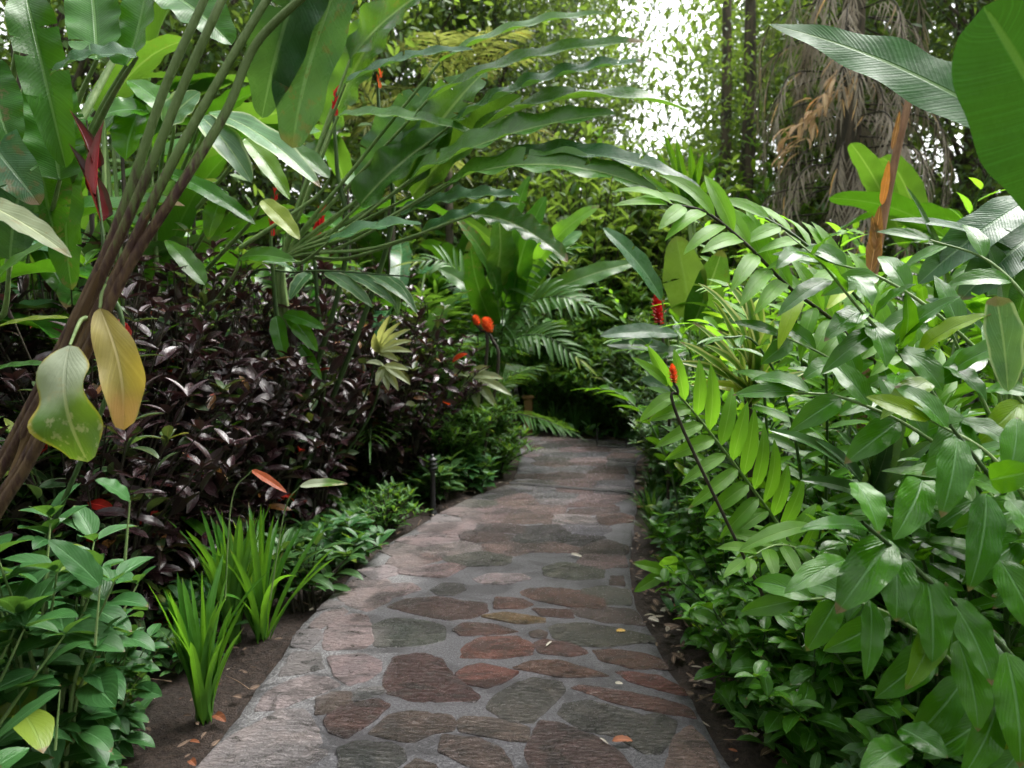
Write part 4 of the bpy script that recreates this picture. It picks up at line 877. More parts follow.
h = Hero(flr(1120, 1.9))
h.stalk('stem', [(1075, 750, 1.75), (1010, 655, 1.68), (950, 600, 1.65), (895, 550, 1.65), (862, 522, 1.62)], 4, 1.8, down=True)
h.stalk('stem', [(1080, 640, 1.75), (1040, 540, 1.72), (985, 470, 1.7), (950, 425, 1.7)], 4, 1.8, down=True)
for b, t, w, kw in (((856, 482), (879, 534), 38, {}), ((922, 480), (893, 540), 40, {}), ((957, 438), (941, 518), 36, {}), ((986, 494), (968, 592), 40, {}), ((890, 540), (836, 614), 48, dict(n=(-.2, -.8, .7))),
                    ((894, 554), (896, 622), 40, {}), ((926, 576), (932, 663), 44, {}), ((950, 598), (992, 686), 46, dict(n=(.2, -1, .4))), ((958, 640), (978, 732), 42, {}), ((1006, 652), (1020, 768), 52, {}),
                    ((846, 560), (784, 594), 30, dict(n=(0, -.6, .9))), ((870, 530), (800, 530), 24, dict(n=(0, -.5, 1))), ((900, 728), (948, 758), 36, dict(n=(0, -.6, .9))), ((1000, 560), (1040, 640), 40, {}), ((1010, 500), (1045, 560), 40, {}),
                    ((940, 600), (905, 690), 36, dict(n=(0, -1, .1))), ((1000, 690), (960, 780), 40, dict(n=(0, -1, .2))), ((870, 600), (865, 680), 26, dict(n=(0, -1, .1))), ((990, 480), (1040, 470), 34, {}), ((905, 745), (860, 775), 36, dict(n=(0, -.4, 1)))):
    k = dict(n=(U(-.25, .25), -1, U(.2, .5)), bend=.6, fold=.2, wave=.035, a=.55, bb=.85, twist=U(-.3, .3)); k.update(kw); h.leaf('shell', (*b, 1.66), (*t, 1.56), w, **k)
for pts, n_, L_, W_ in (([(1060, 820, 1.8), (985, 700, 1.8), (915, 630, 1.8), (850, 600, 1.85), (800, 600, 1.9)], 14, 88, 34), ([(1090, 600, 1.75), (1040, 520, 1.75), (990, 455, 1.8), (930, 420, 1.85)], 12, 88, 34)):
    h.cane('shell', pts, n_, L_, W_, N=(-.1, -.85, .6), start=.3, droop=.9, bend=.8, ang=60, stem='stem_light', taper=.3, a=.6, b=.85, res=(16, 6), rad=(.009, .003))
h.leaf('ginger_bright', (812, 526, 2.3), (738, 552, 2.2), 20, bend=.7)
h.done('shell_ginger', 'big hanging glossy ginger leaves in the bottom right corner', 'plant')

# dark broad rosette and long yellow-green leaf
h = Hero(flr(880, 2.35))
for t, w, m in (((768, 430), 26, 'rosette'), ((815, 440), 24, 'rosette'), ((836, 430), 20, 'rosette'), ((876, 425), 20, 'rosette'), ((905, 415), 30, 'rosette'), ((935, 440), 28, 'rosette'), ((800, 480), 22, 'rosette'), ((950, 480), 26, 'rosette'), ((892, 430), 20, 'rosette'), ((850, 425), 20, 'rosette')):
    h.leaf(m, (868, 500, 2.3), (*t, 2.2), w * .85, n=((868 - t[0]) * .004, -.6, .6), bend=U(.5, 1.1), fold=.3, a=.4, bb=.7)
h.leaf('strap', (852, 480, 2.3), (752, 404, 2.15), 7, n=(.3, -.4, 1), bend=.8, a=.3, bb=.6)
h.done('dark_rosette_plant', 'dark rosette of broad pointed leaves in the middle of the right side', 'plant')

# cream-edged dracaena
h = Hero(flr(752, 3.6))
h.stalk('stem_dark', [(752, 480, 3.5), (748, 400, 3.45)], 5, 4, down=True)
for t, w in (((698, 283), 13), ((712, 300), 12), ((726, 282), 14), ((744, 288), 14), ((760, 300), 13), ((776, 318), 13), ((792, 336), 12), ((806, 372), 10), ((680, 342), 12), ((676, 362), 11), ((692, 322), 12), ((704, 345), 12), ((800, 395), 10), ((735, 330), 15), ((756, 345), 15), ((770, 372), 12), ((722, 375), 12), ((690, 385), 11), ((716, 330), 12)):
    h.leaf('varieg', (748 + U(-6, 6), 398 + U(-8, 8), 3.45), (*t, 3.3 + U(-.1, .1)), w * 1.2, n=((748 - t[0]) * .01, -.7, .6), bend=U(.5, 1.4), fold=.3, a=.4, bb=.6, wave=.05)
h.done('cream_edged_dracaena', 'dracaena with cream-yellow edged strap leaves right of the crimson ginger flower', 'plant')

# large pale leaves behind the crimson flower
h = Hero(flr(672, 5.0))
for m, b, t, w, kw in (('banana_blue', (662, 300), (603, 228), 26, {}), ('banana_blue', (692, 318), (676, 236), 42, dict(n=(-.3, -1, .4))), ('helic', (690, 330), (722, 250), 36, dict(n=(.2, -1, .4))), ('banana_blue', (678, 335), (600, 336), 20, {}),
                       ('banana_blue', (670, 350), (606, 345), 20, {}), ('helic', (690, 352), (635, 360), 16, {}), ('helic', (700, 340), (765, 300), 26, {}), ('banana_blue', (690, 400), (640, 380), 20, {})):
    k = dict(n=(0, -.8, .8), bend=.5, a=.5, bb=.6); k.update(kw); h.leaf(m, (*b, 4.8), (*t, 4.65), w, petiole=[(680, 430, 4.9)], pr=2, **k)
h.done('pale_canna', 'plant with large greyish-green leaves directly behind the crimson ginger flower', 'plant')
h = Hero(flr(700, 5.3))
for t, w in (((664, 134), 9), ((676, 140), 9), ((690, 145), 9), ((703, 152), 9), ((716, 168), 9), ((655, 150), 8), ((640, 172), 8), ((726, 190), 8)):
    h.leaf('ginger', (690 + U(-4, 4), 214, 5.2), (*t, 5.1), w, n=(0, -1, .3), bend=.2, a=.35, bb=.6, petiole=[(700, 330, 5.25)], pr=1.5)
h.done('upright_ginger', 'bright upright tuft of narrow leaves under the sky gap', 'plant')

# banana leaves top right
h = Hero(flr(1180, 2.3))
h.leaf('banana_deep', (1002, 122, 2.1), (768, 24, 2.4), 64, n=(.1, -1, .35), bend=.4, fold=.06, wave=.05, wf=3, a=.3, bb=.9, res=(30, 10), petiole=[(1130, 420, 2.25), (1090, 220, 2.15)], pr=6)
h.leaf('banana_deep', (1092, 205, 1.74), (984, 6, 1.62), 134, n=(-.45, -1, .1), bend=.35, fold=.10, wave=.015, wf=3, a=.35, bb=.38, res=(30, 12), petiole=[(1150, 500, 2.1), (1110, 320, 1.85)], pr=7, tint=(.6, .3, 0))
h.leaf('banana', (1080, 0, 2.2), (1010, -90, 2.3), 80, n=(0, -.7, .8))
h.done('banana_plant', 'banana plant at the top right with two huge leaves, one hanging over the corner', 'plant')
h = Hero(flr(865, 3.7), .7); 
h.stalk('deadstalk', [(862, 420, 2.95), (870, 300, 2.9), (884, 215, 2.9), (895, 160, 2.9), (910, 96, 2.9)], 6.5, 4.5, down=True)
for b, t, w in (((870, 275), (880, 205), 16), ((880, 258), (872, 215), 10), ((882, 205), (889, 160), 9), ((892, 150), (900, 110), 6)): h.leaf('husk', (*b, 2.87), (*t, 2.85), w, n=(-.6, -1, .2), bend=-.5, fold=.6, wave=.14, wf=3, name='husk')
h.done('dead_stalk', 'peeling brown dead stalk standing among the leaves on the right', 'plant')
h = Hero(flr(1000, 2.9))
for m, b, t, w in (('banana_blue', (1030, 200), (918, 284), 42), ('banana_blue', (1040, 230), (960, 300), 46), ('banana', (1000, 330), (985, 240), 40), ('banana', (1010, 330), (1030, 250), 44), ('banana_blue', (1030, 260), (890, 220), 16), ('banana_blue', (990, 340), (925, 300), 24), ('strap_dark', (950, 330), (905, 185), 12)):
    h.leaf(m, (*b, 2.75), (*t, 2.65), w, n=(0, -.7, .8), bend=.6, a=.4, bb=.6, petiole=[(1010, 460, 2.9)], pr=3)
h.done('broad_leaved_plant', 'slate-green broad-leaved plant under the banana leaves at the right edge', 'plant')

gn = [ginger_clump('shell', 5, 1.25, .24, .075, .42, 15), ginger_clump('ginger', 6, 1.35, .22, .06, .5, 18), ginger_clump('ginger_bright', 5, 1.45, .21, .052, .5, 20)]
for px, Y, s_, k, lab in ((905, 2.75, 1.0, 0, 'glossy ginger in front of the foot of the peeling stalk'), (985, 2.35, .95, 0, 'glossy ginger just behind the big hanging leaves at the right'), (835, 3.35, 1.0, 1, 'ginger clump between dracaena and shell ginger'), (790, 3.7, 1.08, 2, 'light ginger clump directly right of the dracaena'),
                          (935, 3.3, 1.15, 2, 'light ginger clump behind the spreading shell ginger'), (1050, 2.3, 1.1, 1, 'ginger clump half cut off by the right edge'), (705, 4.6, .95, 1, 'ginger clump leaning to the path under the pale grey-green leaves'), (735, 3.9, .72, 2, 'young ginger clump low between the leaning cane and the dracaena foot')):
    plant('ginger_clump', gn[k], (max(flr(px, Y)[0], edgeR(Y) + .3), Y, SOIL), lab, 'plant', rz=U(0, 6.28), s=s_, group='gingers in the bed right of the path')
# small-leaved shrubs low on the right
rs = [bush('ruellia_small', .62, .32, 22, 6, .125, .062, stem='stem', per=2, el=(10, -30), low=.1, tipn=4, bend=.8, a=.6, b=.8, res=(7, 4), chaos=.6, mats=['ruellia_small', 'ginger', 'old']) for _ in range(2)]
RS = [(748, 2.75, .95, 'small-leaved shrub spilling toward the path at the bottom right'), (815, 2.45, 1.0, 'small-leaved shrub beneath the big hanging ginger leaves'), (720, 3.3, .95, 'small-leaved shrub behind the spilling one, along the path'),
      (800, 3.0, 1.15, 'small-leaved shrub under the leaning bright ginger cane'), (900, 2.3, 1.0, 'small-leaved shrub lowest in the bottom right'), (700, 4.0, 1.0, 'glossy small-leaved shrub where the path narrows on the right'), (880, 2.8, 1.3, 'taller small-leaved shrub behind the hanging ginger leaves')]
for i, (px, Y, s_, lab) in enumerate(RS):
    plant('small_leaved_shrub', rs[i % 2], (flr(px, Y)[0] + .08, Y, SOIL), lab, 'shrub', rz=U(0, 6.28), s=s_, group='small-leaved shrubs right of the path')
h = Hero(flr(712, 3.9)); 
for t, w, m in (((632, 563), 13, 'ginger_bright'), ((634, 592), 14, 'ginger_bright'), ((676, 556), 22, 'ginger_bright'), ((712, 556), 14, 'shell'), ((700, 585), 14, 'shell')):
    h.leaf(m, (667, 572, 3.7), (*t, 3.65), w, n=(0, -.8, .7), bend=.4, petiole=[(700, 600, 3.8)], pr=1.3)
h.done('seedling', 'bright sprig of three fresh leaves leaning over the soil on the right', 'plant')
rh = [bush('fern_dark', 1.15, .5, 50, 10, .16, .055, per=2, el=(30, -20), low=.1, bend=.8), bush('shell', 1.1, .45, 26, 9, .22, .065, per=1, el=(45, -10), low=.2, bend=.9, stem='stem', res=(8, 4))]
RH = [(690, 4.9, .8, 1, 'dark leafy bush on the right edge below the large grey-green leaves'), (745, 4.2, .95, 0, 'dark bush behind the cream-edged dracaena'), (835, 3.6, 1.0, 1, 'ginger-like bush in the shade behind the dark rosette'), (665, 5.8, .85, 0, 'dark bush at the right bend of the path'),
      (655, 6.8, .95, 0, 'leafy bush just in front of the black hoop'), (930, 3.0, 1.1, 1, 'ginger-like bush behind the glossy shell ginger'), (1000, 2.6, 1.1, 1, 'ginger-like bush at the right edge, shaded'), (760, 5.2, 1.25, 1, 'ginger-like bush beyond the dracaena')]
for px, Y, s_, k, lab in RH:
    plant('understorey_bush', rh[k], (flr(px, Y)[0] + .18, Y, SOIL), lab, 'shrub', rz=U(0, 6.28), s=s_, group='shaded bushes right of the path')
mg = strap_clump('strap_dark', 70, .26, .010, 1.0, (.6, 1.8), 1.0, (7, 2))
for px, Y, s_, lab in ((638, 5.3, 1.1, 'tuft of dark grass on the right edge nearest the joint'), (640, 5.9, 1.1, 'tuft of dark grass just beyond the joint on the right'), (642, 4.8, 1.0, 'tuft of dark grass where the soil strip starts on the right')):
    plant('grass_tuft', mg, (flr(px, Y)[0] + .12, Y, SOIL), lab, 'plant', rz=U(0, 6), s=s_, group='grass tufts right of the path')

# ginger thicket filling the right
gc = [ginger_clump('ginger', 7, 1.9, .26, .065, .55, 20), ginger_clump('ginger_bright', 6, 2.0, .24, .055, .6, 22), ginger_clump('shell', 6, 1.8, .30, .085, .5, 16)]
GC = [(800, 4.4, 1.0, 1, 'light green ginger clump above the feathered canes'), (870, 4.6, 1.05, 0, 'ginger clump behind the peeling dead stalk'), (745, 5.6, 1.0, 1, 'light ginger clump right of the upright bright tuft'), (960, 3.9, 1.0, 0, 'ginger clump behind the slate-green leaves'),
      (905, 5.6, 1.15, 1, 'tall light ginger clump farther back on the right'), (1040, 3.4, 1.0, 2, 'broad ginger clump partly out at the right edge'), (690, 6.6, .85, 0, 'ginger clump behind the crimson flower'), (850, 6.6, 1.1, 0, 'ginger clump at the back under the dead palm skirt'), (780, 7.2, 1.1, 1, 'farthest light ginger clump on the right'),
      (1010, 5.4, 1.1, 0, 'ginger clump far right behind the banana leaf'), (640, 8.3, .8, 1, 'pale ginger clump beyond the end of the path')]
for px, Y, s_, k, lab in GC: plant('ginger_clump', gc[k], (flr(px, Y)[0] + .1, Y, SOIL), lab, 'plant', rz=U(0, 6.28), s=s_, group='ginger thicket right of the path')

# heliconia thickets behind, both sides
hc = [broad_clump('banana', 11, 1.9, 1.0, .24, .7), broad_clump('banana_blue', 11, 1.7, .95, .22, .7), broad_clump('helic', 12, 1.8, 1.1, .20, .8)]
HC = [(60, 3.6, 1.1, 0), (160, 4.4, 1.1, 1), (240, 5.2, 1.15, 0), (-20, 3.0, 1.0, 1), (120, 5.6, 1.4, 2), (330, 6.4, 1.15, 0), (20, 4.6, 1.4, 0)]
for px, Y, s_, k in HC: plant('heliconia_clump', hc[k], (min(flr(px, Y)[0], edgeL(Y) - 2.1), Y, SOIL), 'tall broad-leaved heliconia in the thicket behind the crotons on the left', 'plant', rz=U(0, 6.28), s=s_, group='heliconia thicket on the left')
HC2 = [(560, 9.6, 1.0, 2), (500, 10.2, 1.2, 0), (430, 10.6, 1.3, 0), (400, 7.0, 1.1, 1)]
for px, Y, s_, k in HC2: plant('heliconia_clump', hc[k], (flr(px, Y)[0], Y, SOIL), 'mid-green broad-leaved heliconia beyond the bend of the path', 'plant', rz=U(0, 6.28), s=s_, group='heliconias beyond the bend')
for px, Y, s_, k in ((1090, 4.2, 1.2, 1), (1000, 6.2, 1.2, 0), (930, 7.4, 1.2, 2)): plant('heliconia_clump', hc[k], (flr(px, Y)[0], Y, SOIL), 'broad-leaved heliconia in the thicket behind the gingers on the right', 'plant', rz=U(0, 6.28), s=s_, group='heliconia thicket on the right')
# vertical stems of old heliconias behind the left plants
for i, px in enumerate((198, 216, 232, 250, 268, 284, 345, 356, 366, 180)):
    Y = 4.2 + (i % 4) * .25 + (1.6 if px > 300 else 0); b0 = flr(px, Y); b0 = (min(b0[0], edgeL(Y) - 1.45), Y); sb = Bld('stem_dark' if px > 300 or i % 3 == 0 else 'stem_light'); ln = U(-.12, .12)
    sb.tube([(0, 0, 0), (ln * .4, 0, 1.2), (ln, .05, 2.6)], [.022, .018, .010], 8)
    fb = Bld('banana' if i % 2 else 'helic'); az = U(0, 6.28); tp = np.array((ln, .05, 2.6))
    fb.leaf(tp, tp + np.array((math.cos(az) * .7, math.sin(az) * .5, .35)), .24, bend=1.0, wave=.05, a=.35, b=.55, res=(16, 6))
    plant('heliconia_cane', [('stem', sb.mesh('stem'), []), ('leaf', fb.mesh('leaf'), [])], (b0[0], b0[1], SOIL), 'straight bare heliconia stem rising behind the left plants', 'plant', group='bare heliconia stems on the left')

def warn_paths():
    for o in sc.objects:
        if o.type == 'EMPTY' and inside((o.location.x, o.location.y), OUT) and 1.2 < o.location.y: print('ON PATH', o.name, tuple(round(v, 2) for v in o.location))
pm2 = palm('fern', 11, .55, 1.0, 20, .30, .036, el=(75, 5))
h = Hero((-.35, 7.35))
for pts in ([(480, 430, 7.3), (492, 350, 7.2), (520, 310, 7.0), (556, 296, 6.8), (596, 308, 6.6)], [(480, 430, 7.3), (490, 370, 7.2), (512, 340, 7.0), (545, 336, 6.8), (578, 358, 6.7)], [(478, 430, 7.3), (478, 340, 7.3), (470, 290, 7.2), (445, 262, 7.1), (415, 262, 7.0)], [(480, 430, 7.3), (500, 360, 7.1), (505, 300, 7.0), (530, 262, 6.9), (566, 250, 6.8)]):
    fb, sb = Bld('fern'), Bld('stem'); w = [np.array(h.o)] + [P(*q) for q in pts]
    cane(fb, sb, w, 20, .34, .042, ang=60, N=(0, -.6, .8), droop=.5, start=.42, pair=True, rad=(.012, .003), a=.35, b=.8, res=(7, 4), bend=.7, fold=.3, wave=0, taper=.6)
    h.parts.append(('frond', sb.mesh('rachis', h.o), [('leaflets', fb.mesh('leaflets', h.o), [])]))
h.done('feather_palm', 'feather palm arching its fronds over the left side of the far path', 'palm')
for px, Y, s_, lab in ((572, 9.3, .95, 'feather palm at the middle of the far end of the path'), (628, 9.1, 1.0, 'feather palm at the right of the far end of the path'), (672, 8.7, 1.1, 'feather palm behind the crimson ginger flower'), (605, 10.2, 1.5, 'taller feather palm behind those at the far end of the path'), (440, 7.6, 1.5, 'feather palm behind the last croton')):
    plant('feather_palm', pm2, (flr(px, Y)[0], Y, SOIL), lab, 'palm', rz=U(0, 6), s=s_)
# ---- palms
pm = palm('fern', 12, .5, 1.0, 22, .30, .022, el=(75, 10)); pmf = palm('fern', 12, .9, .7, 30, .2, .013, el=(80, 15))
for px, Y, s_, p_, lab in ((495, 6.9, 1.0, pm, 'small feather palm left of the far path by the orange-red flowers'), (395, 6.1, 1.1, pmf, 'fine-leaved palm between the crotons and the leaf fan'), (545, 9.1, 1.1, pmf, 'fine-leaved palm at the end of the path'), (400, 6.6, 1.3, pm, 'feather palm behind the dark crotons')):
    plant('small_palm', p_, (flr(px, Y)[0] - (.25 if px < 520 else 0), Y, SOIL), lab, 'palm', rz=U(0, 6), s=s_)
py = palm('yellow', 13, 4.3, 1.9, 34, .42, .028, trunk=.07, el=(65, -10), droop=.45)
plant('yellow_palm', py, (flr(450, 10.4)[0], 10.4, SOIL), 'palm with yellow-green fronds behind the top of the leaf fan', 'palm', rz=1.0)
plant('yellow_palm', py, (flr(395, 9.8)[0], 9.8, SOIL), 'yellowish palm glimpsed through the dark stems', 'palm', rz=2.4, s=.85)
# palm with a skirt of dead fronds
parts = palm('fern', 12, 6.3, 2.0, 30, .45, .03, trunk=.2, el=(70, 5))
for k in range(64):
    az = k * 2.4; z0 = U(2.8, 6.3); d = np.array((math.cos(az), math.sin(az), 0)); l = U(1.0, 1.7); o = U(.2, .95)
    fb, sb = Bld('dry'), Bld('stem_dark'); b0 = np.array((0, 0, z0)) + d * .2
    pts = [b0, b0 + d * o - UPV * l * .12, b0 + d * (o + .22) - UPV * l * .5, b0 + d * (o + .2) - UPV * l]
    cane(fb, sb, pts, 22, .46, .020, ang=50, N=d, droop=3.2, jit=.6, start=.1, pair=True, rad=(.012, .004), a=.3, b=.8, res=(4, 2), bend=.6, wave=0)
    parts.append(('dead_frond', sb.mesh('rachis'), [('leaflets', fb.mesh('leaflets'), [])]))
fb = Bld('tan')
for k in range(60):
    q = U(0, 1); p = np.array((-1.15 + q * .75 + U(-.15, .15), -.9 + U(-.2, .2), 3.5 + q * 1.0 + U(-.15, .15))); fb.leaf(p, p + np.array((U(-.28, .05), U(-.1, .1), -U(.08, .3))), .07, bend=.8, fold=.4, wave=.1, res=(6, 4))
parts.append(('dead_leaf_bunch', fb.mesh('dead_leaf_bunch'), [], 'tan withered leaves'))
plant('shaggy_palm', parts, (flr(835, 10.5)[0], 10.5, SOIL), 'tall palm shrouded in a grey-brown skirt of dead fronds', 'palm', rz=0)

# ---- bushes closing the end of the path
bk = [bush('fern_dark', 1.5, .75, 60, 12, .2, .05, per=2, el=(35, -20), low=.05, bend=.9), bush('fern', 1.6, .75, 60, 14, .17, .04, per=2, el=(35, -15), low=.05, bend=.8), bush('tree', 1.7, .8, 60, 14, .13, .045, per=2, el=(35, -15), low=.05, bend=.6)]
for px, Y, s_, k in ((545, 9.2, .8, 1), (585, 9.1, .85, 1), (625, 8.6, .8, 1), (655, 8.0, .95, 0), (560, 9.5, 1.1, 1), (610, 9.7, 1.15, 1), (660, 9.3, 1.2, 1), (700, 8.6, 1.2, 0), (760, 9.0, 1.3, 1), (840, 9.0, 1.3, 1), (930, 9.0, 1.4, 0), (1020, 8.6, 1.5, 1), (480, 10.2, 1.3, 1), (400, 10.2, 1.6, 1), (330, 7.4, 1.3, 0), (240, 7.2, 1.4, 1),
                     (150, 7.0, 1.6, 0), (60, 6.6, 1.6, 1), (590, 10.6, 2.1, 2), (640, 10.8, 2.0, 2), (540, 10.8, 1.9, 2), (690, 10.6, 2.1, 2), (470, 11.2, 2.2, 2), (615, 11.6, 2.5, 1), (665, 11.8, 2.4, 2), (735, 11.6, 2.4, 1), (565, 11.8, 2.5, 2), (760, 11, 1.8, 2), (-30, 5.6, 1.6, 0), (1090, 6.6, 1.6, 0)):
    far = Y > 10.5; plant('thicket_bush', bk[k], (flr(px, Y)[0], Y, SOIL), ('light green bush standing behind the thicket at the end of the path' if far else 'dense leafy bush of the dark green thicket closing the view behind the path'), 'shrub', rz=U(0, 6.28), s=s_, group=('light bushes behind the thicket' if far else 'bushes of the closing thicket'))
tuft = strap_clump('strap_dark', 40, .5, .02, .6, (.3, 1.2), 1., (7, 2))
for px in (538, 556, 574, 590): plant('grass_tuft', tuft, (flr(px, 8.75)[0], 8.75, SOIL), 'dark upright grass tuft at the far edge of the path', 'plant', rz=U(0, 6), s=U(.8, 1), group='grass tufts at the end of the path')

# ---- trees
T = [tree(8, .17, 2.3, 120, 130, .12, 'tree', .03, .26), tree(9, .2, 2.5, 130, 130, .12, 'tree_dark', .02, .24), tree(7.5, .13, 1.8, 90, 130, .12, 'tree', -.03, .3)]
TREES = [(800, 14.5, 1.0, 2, .4, 'slim light tree close to the shaggy palm, right of the twin brown trunks'), (548, 16.5, 1.0, 1, 0, 'dark tree left of the sky gap with hanging growth'), (500, 13.5, .9, 1, 2, 'dark-leaved tree behind the tips of the leaf fan'), (470, 14, 1.1, 0, 4, 'light green tree above the yellow palm'),
         (800, 17, 1.1, 0, 1, 'light green tree between the twin-trunk tree and the shaggy palm'), (860, 15, 1.2, 1, 3, 'dark tree behind the shaggy palm'), (950, 13, 1.1, 0, 5, 'light green tree in the top right behind the banana leaf'), (1050, 11, 1.1, 1, 2, 'dark tree at the right edge of the view'),
         (380, 13, 1.1, 1, 1, 'dark tree behind the heliconia stems'), (280, 11, 1.1, 0, 3, 'light tree behind the left thicket'), (170, 10, 1.1, 1, 5, 'dark tree deep behind the banana leaves on the left'), (40, 9, 1.1, 0, 0, 'light tree deep in the far left')]
for px, Y, s_, k, rz, lab in TREES: plant('tree', T[k], (flr(px, Y)[0], Y, SOIL), lab, 'tree', rz=rz, s=s_)
tb = Bld('bark')
for dx, r_ in ((0, .14), (.38, .17)): tb.tube([(dx, 0, -.1), (dx - .05, 0, 2), (dx + .1, 0, 4), (dx + .05, 0, 6.5)], [r_, r_ * .8, r_ * .7, r_ * .5], 9)
tb.tube([(-.05, 0, 2.4), (-1.3, -.3, 3.3), (-2.4, -.5, 4.6)], [.06, .05, .03], 7)
cb = Bld('tree')
for c in range(26):
    c0 = np.array((U(-1.5, 1.5), U(-1, .8), U(3.6, 7)))
    for _ in range(110):
        p = c0 + R.normal(0, .4, 3) * (1, 1, .5); d = nrm(R.normal(0, 1, 3) - (0, 0, .4)); cb.leaf(p, p + d * .11, .045, res=(3, 2))
plant('twin_trunk_tree', [('trunk', tb.mesh('trunk'), []), ('crown', cb.mesh('crown'), [])], (flr(712, 12.6)[0], 12.6, SOIL), 'pair of upright brown trunks joined at the foot, right of the sky gap', 'tree')
# far wood closing the horizon, open towards the sky gap
fw = Bld(['tree_dark', 'tree'])
for k in range(1250):
    az = math.radians(U(-60, 60)); r_ = U(19, 27); x, y = math.sin(az) * r_, math.cos(az) * r_; top = 13 if not (.155 < x / y < .225) else 5.2
    c0 = np.array((x, y, U(0, 1) ** .8 * top)); mi = int(R.integers(2)); tv = U(0, 1)
    for _ in range(55):
        p = c0 + R.normal(0, .8, 3) * (1, 1, .6); d = nrm(R.normal(0, 1, 3)); fw.leaf(p, p + d * .36, .18, res=(2, 2), mi=mi, tint=(tv, .5, 0))
for k in range(1300):     # unseen ring of leaves added around the viewer to block low sky and reflections
    az = math.radians(U(60, 300)); r_ = U(11, 20); c0 = np.array((math.sin(az) * r_, math.cos(az) * r_, U(0, 1) ** .8 * 13)); mi = int(R.integers(2))
    for _ in range(30):
        p = c0 + R.normal(0, .9, 3); d = nrm(R.normal(0, 1, 3)); fw.leaf(p, p + d * .6, .3, res=(2, 2), mi=mi)
single('far_wood_and_sky_block', fw.mesh('far_wood_and_sky_block'), 'green wood far behind the garden, plus an unseen leaf ring added to block low sky', 'wood', kind='stuff')

# ---- ground cover and litter
gcv = Bld(['fern_dark', 'ruellia', 'fern'])
def off_path(x, y, m): 
    if inside((x, y), OUT): return False
    return np.min(np.linalg.norm(OUT - (x, y), axis=1)) > m
k = 0
while k < 4200:
    x, y = U(-3, 3), U(1.3, 8.5)
    if not off_path(x, y, (.26 if x < 0 else .13) + U(0, .12)): continue
    k += 1; n = int(U(4, 8)); hh = U(.03, .22); mi = int(R.integers(3)); L = U(.06, .14)
    for q in range(n):
        az = U(0, 6.28); p = np.array((x + U(-.04, .04), y + U(-.04, .04), SOIL + hh * U(.2, 1))); d = np.array((math.cos(az), math.sin(az), U(.1, .9)))
        gcv.leaf(p, p + nrm(d) * L, L * .42, bend=.8, res=(5, 3), mi=mi)
single('ground_cover', gcv.mesh('ground_cover'), 'low leafy ground cover under the shrubs on both sides', 'ground cover', kind='stuff')
lit = Bld(['litter', 'dry', 'fallen_brown']); k = 0
while k < 2600:
    x, y = U(-2.2, 2.2), U(1.5, 8.5)
    if not off_path(x, y, .02): continue
    if x < 0 and U(0, 1) < .72: continue
    k += 1; az = U(0, 6.28); L = U(.02, .09) * (1 if x > 0 else .6); p = np.array((x, y, SOIL + .028)); d = np.array((math.cos(az), math.sin(az), U(-.1, .25)))
    lit.leaf(p, p + d * L, L * U(.3, .55), n=(U(-.4, .4), U(-.4, .4), 1), bend=U(-.9, .9), fold=U(-.2, .5), res=(5, 3), mi=(0 if U(0, 1) < .8 else 1) if U(0, 1) < .96 else 2, tint=(U(0, .3), .5, .5))
for _ in range(130):
    while True:
        x, y = U(-2, 2), U(1.6, 7)
        if off_path(x, y, .03): break
    az = U(0, 6.28); L = U(.05, .2); z = SOIL + .03; q = np.array((x, y, z)); d = np.array((math.cos(az), math.sin(az), 0)); e = q + d * L
    if off_path(e[0], e[1], .02): lit.tube([q, q + d * L * .5 + (U(-.01, .01), U(-.01, .01), .01), e], [.003, .0025, .001], 5, mi=0)
single('leaf_litter', lit.mesh('leaf_litter'), 'brown fallen leaf litter on the soil beside the path', 'leaf litter', kind='stuff')
FL = [((612, 741), (633, 741), 8, 'fallen_brown', 0, 'curled orange-brown leaf on the near right flagstones'), ((616, 631), (626, 631), 4.5, 'fallen_yellow', 0, 'small yellow leaf in the middle of the path'), ((600, 738), (608, 744), 2.5, 'fallen_pale', 0, 'sliver of pale leaf beside the curled orange-brown leaf'),
      ((571, 554), (582, 557), 4, 'fallen_pale', 0, 'pale leaf scrap farther up the path'), ((615, 683), (623, 684), 4, 'fallen_pale', 0, 'pale bit of leaf on a red flagstone'), ((546, 646), (552, 641), 2.2, 'fallen_pale', 0, 'tiny tan leaf lying on a reddish stone'),
      ((648, 618), (659, 622), 7, 'fallen_pale', SOIL, 'white torn leaf on the right soil nearest the path'), ((660, 611), (676, 609), 6, 'fallen_pale', SOIL, 'white torn leaf just behind the nearest white one'), ((214, 715), (226, 722), 9, 'fallen_brown', SOIL, 'reddish fallen leaf at the foot of the nearest strap clump'),
      ((190, 760), (196, 766), 8, 'fallen_brown', SOIL, 'reddish fallen leaf lowest on the left soil'), ((190, 741), (200, 743), 4, 'fallen_brown', SOIL, 'thin brown leaf between the two reddish ones')]
for b, t, w, m, z, lab in FL:
    z += .014 if z == 0 else .035; p, q = G(*b, z), G(*t, z); f = Bld(m); f.leaf(p, q, min(.55 * np.linalg.norm(p - q), w * p[1] / F * 1.1), n=(U(-.2, .2), -.3, 1), bend=.9 if m == 'fallen_brown' else .4, fold=.35, res=(10, 6), wave=.08, a=.5, b=.7)
    single('fallen_leaf', f.mesh('fallen_leaf', p), lab, 'leaf', loc=p)

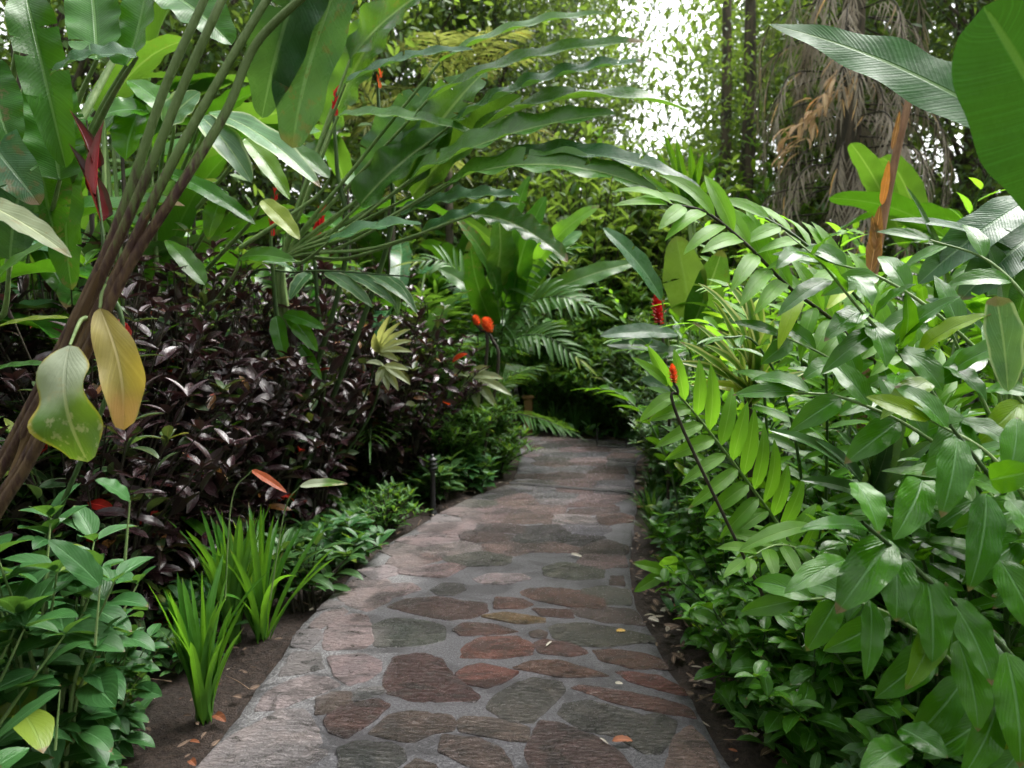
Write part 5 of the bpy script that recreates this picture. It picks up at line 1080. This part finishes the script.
# ================================================================== GARDEN FITTINGS
def plain(name, col, rough, bump_=0, scale=60):
    s = NT(name); nz = s.noise(scale, 3, s.obj()); return s.done(s.bsdf(s.mix(nz, col, tuple(c * .6 for c in col)), rough, s.bump(nz, bump_ or .001)))
M['black'] = plain('black_painted_metal', (.018, .018, .020), .38); M['postwood'] = plain('ochre_painted_wood', (.24, .13, .045), .7, .004, 25)
def lathe(name, prof, mat, ns=24):
    v, f = [], []; n = len(prof)
    for r_, z in prof:
        for k in range(ns): v.append((r_ * math.cos(k / ns * 6.2832), r_ * math.sin(k / ns * 6.2832), z))
    for i in range(n - 1):
        for k in range(ns): f.append((i * ns + k, i * ns + (k + 1) % ns, (i + 1) * ns + (k + 1) % ns, (i + 1) * ns + k))
    f.append(tuple(range((n - 1) * ns, n * ns)))
    me = bpy.data.meshes.new(name); me.from_pydata(v, [], f); me.materials.append(M[mat]); me.polygons.foreach_set('use_smooth', [True] * len(f)); me.update(); return me
bp = G(433, 515, SOIL)
plant('bollard_light', [('post', lathe('post', [(.032, -.02), (.032, .02), (.024, .03), (.020, .04), (.020, .325), (.026, .335), (.026, .350)], 'black'), []),
                        ('lamp_head', lathe('lamp_head', [(.022, .350), (.040, .356), (.042, .366), (.026, .374), (.026, .384), (.041, .388), (.041, .396), (.026, .404), (.026, .414), (.038, .418), (.034, .430), (.018, .440), (.012, .445), (.016, .455), (.008, .466), (.001, .468)], 'black'), [])],
      bp, 'short black metal bollard light with ringed head in front of the crotons', 'bollard', s=1.0)
rb = Bld('black'); a0, a1 = G(597, 447, 0), G(626, 449, 0)
rb.tube([a0 + (0, 0, .20), a0 + (0, 0, .02), a0 + (.01, 0, .0)], .008, 6, smooth=False); rb.tube([a0 + (0, 0, .01), a1 + (0, 0, .012)], .010, 6, smooth=False); rb.tube([a1 + (0, 0, .01), a1 + (0, 0, .12)], .008, 6, smooth=False)
single('edging_hoop', rb.mesh('edging_hoop', a0), 'low black metal hoop at the far right end of the path', 'hoop', loc=a0)
pv = P(528, 443, 8.75)
def box(name, sx, sy, sz, mat, z0=0, bev=.008):
    import bmesh
    bm = bmesh.new(); bmesh.ops.create_cube(bm, size=1); bmesh.ops.scale(bm, vec=(sx, sy, sz), verts=bm.verts); bmesh.ops.translate(bm, vec=(0, 0, z0 + sz / 2), verts=bm.verts)
    bmesh.ops.bevel(bm, geom=bm.edges[:], offset=bev, segments=2, affect='EDGES'); me = bpy.data.meshes.new(name); bm.to_mesh(me); bm.free(); me.materials.append(M[mat]); return me
plant('wooden_post', [('shaft', box('shaft', .10, .10, .44, 'postwood'), []), ('cap', box('cap', .14, .14, .03, 'postwood', .442), [])], (pv[0], 8.75, SOIL), 'ochre wooden post half hidden by leaves at the end of the path', 'post')

warn_paths()
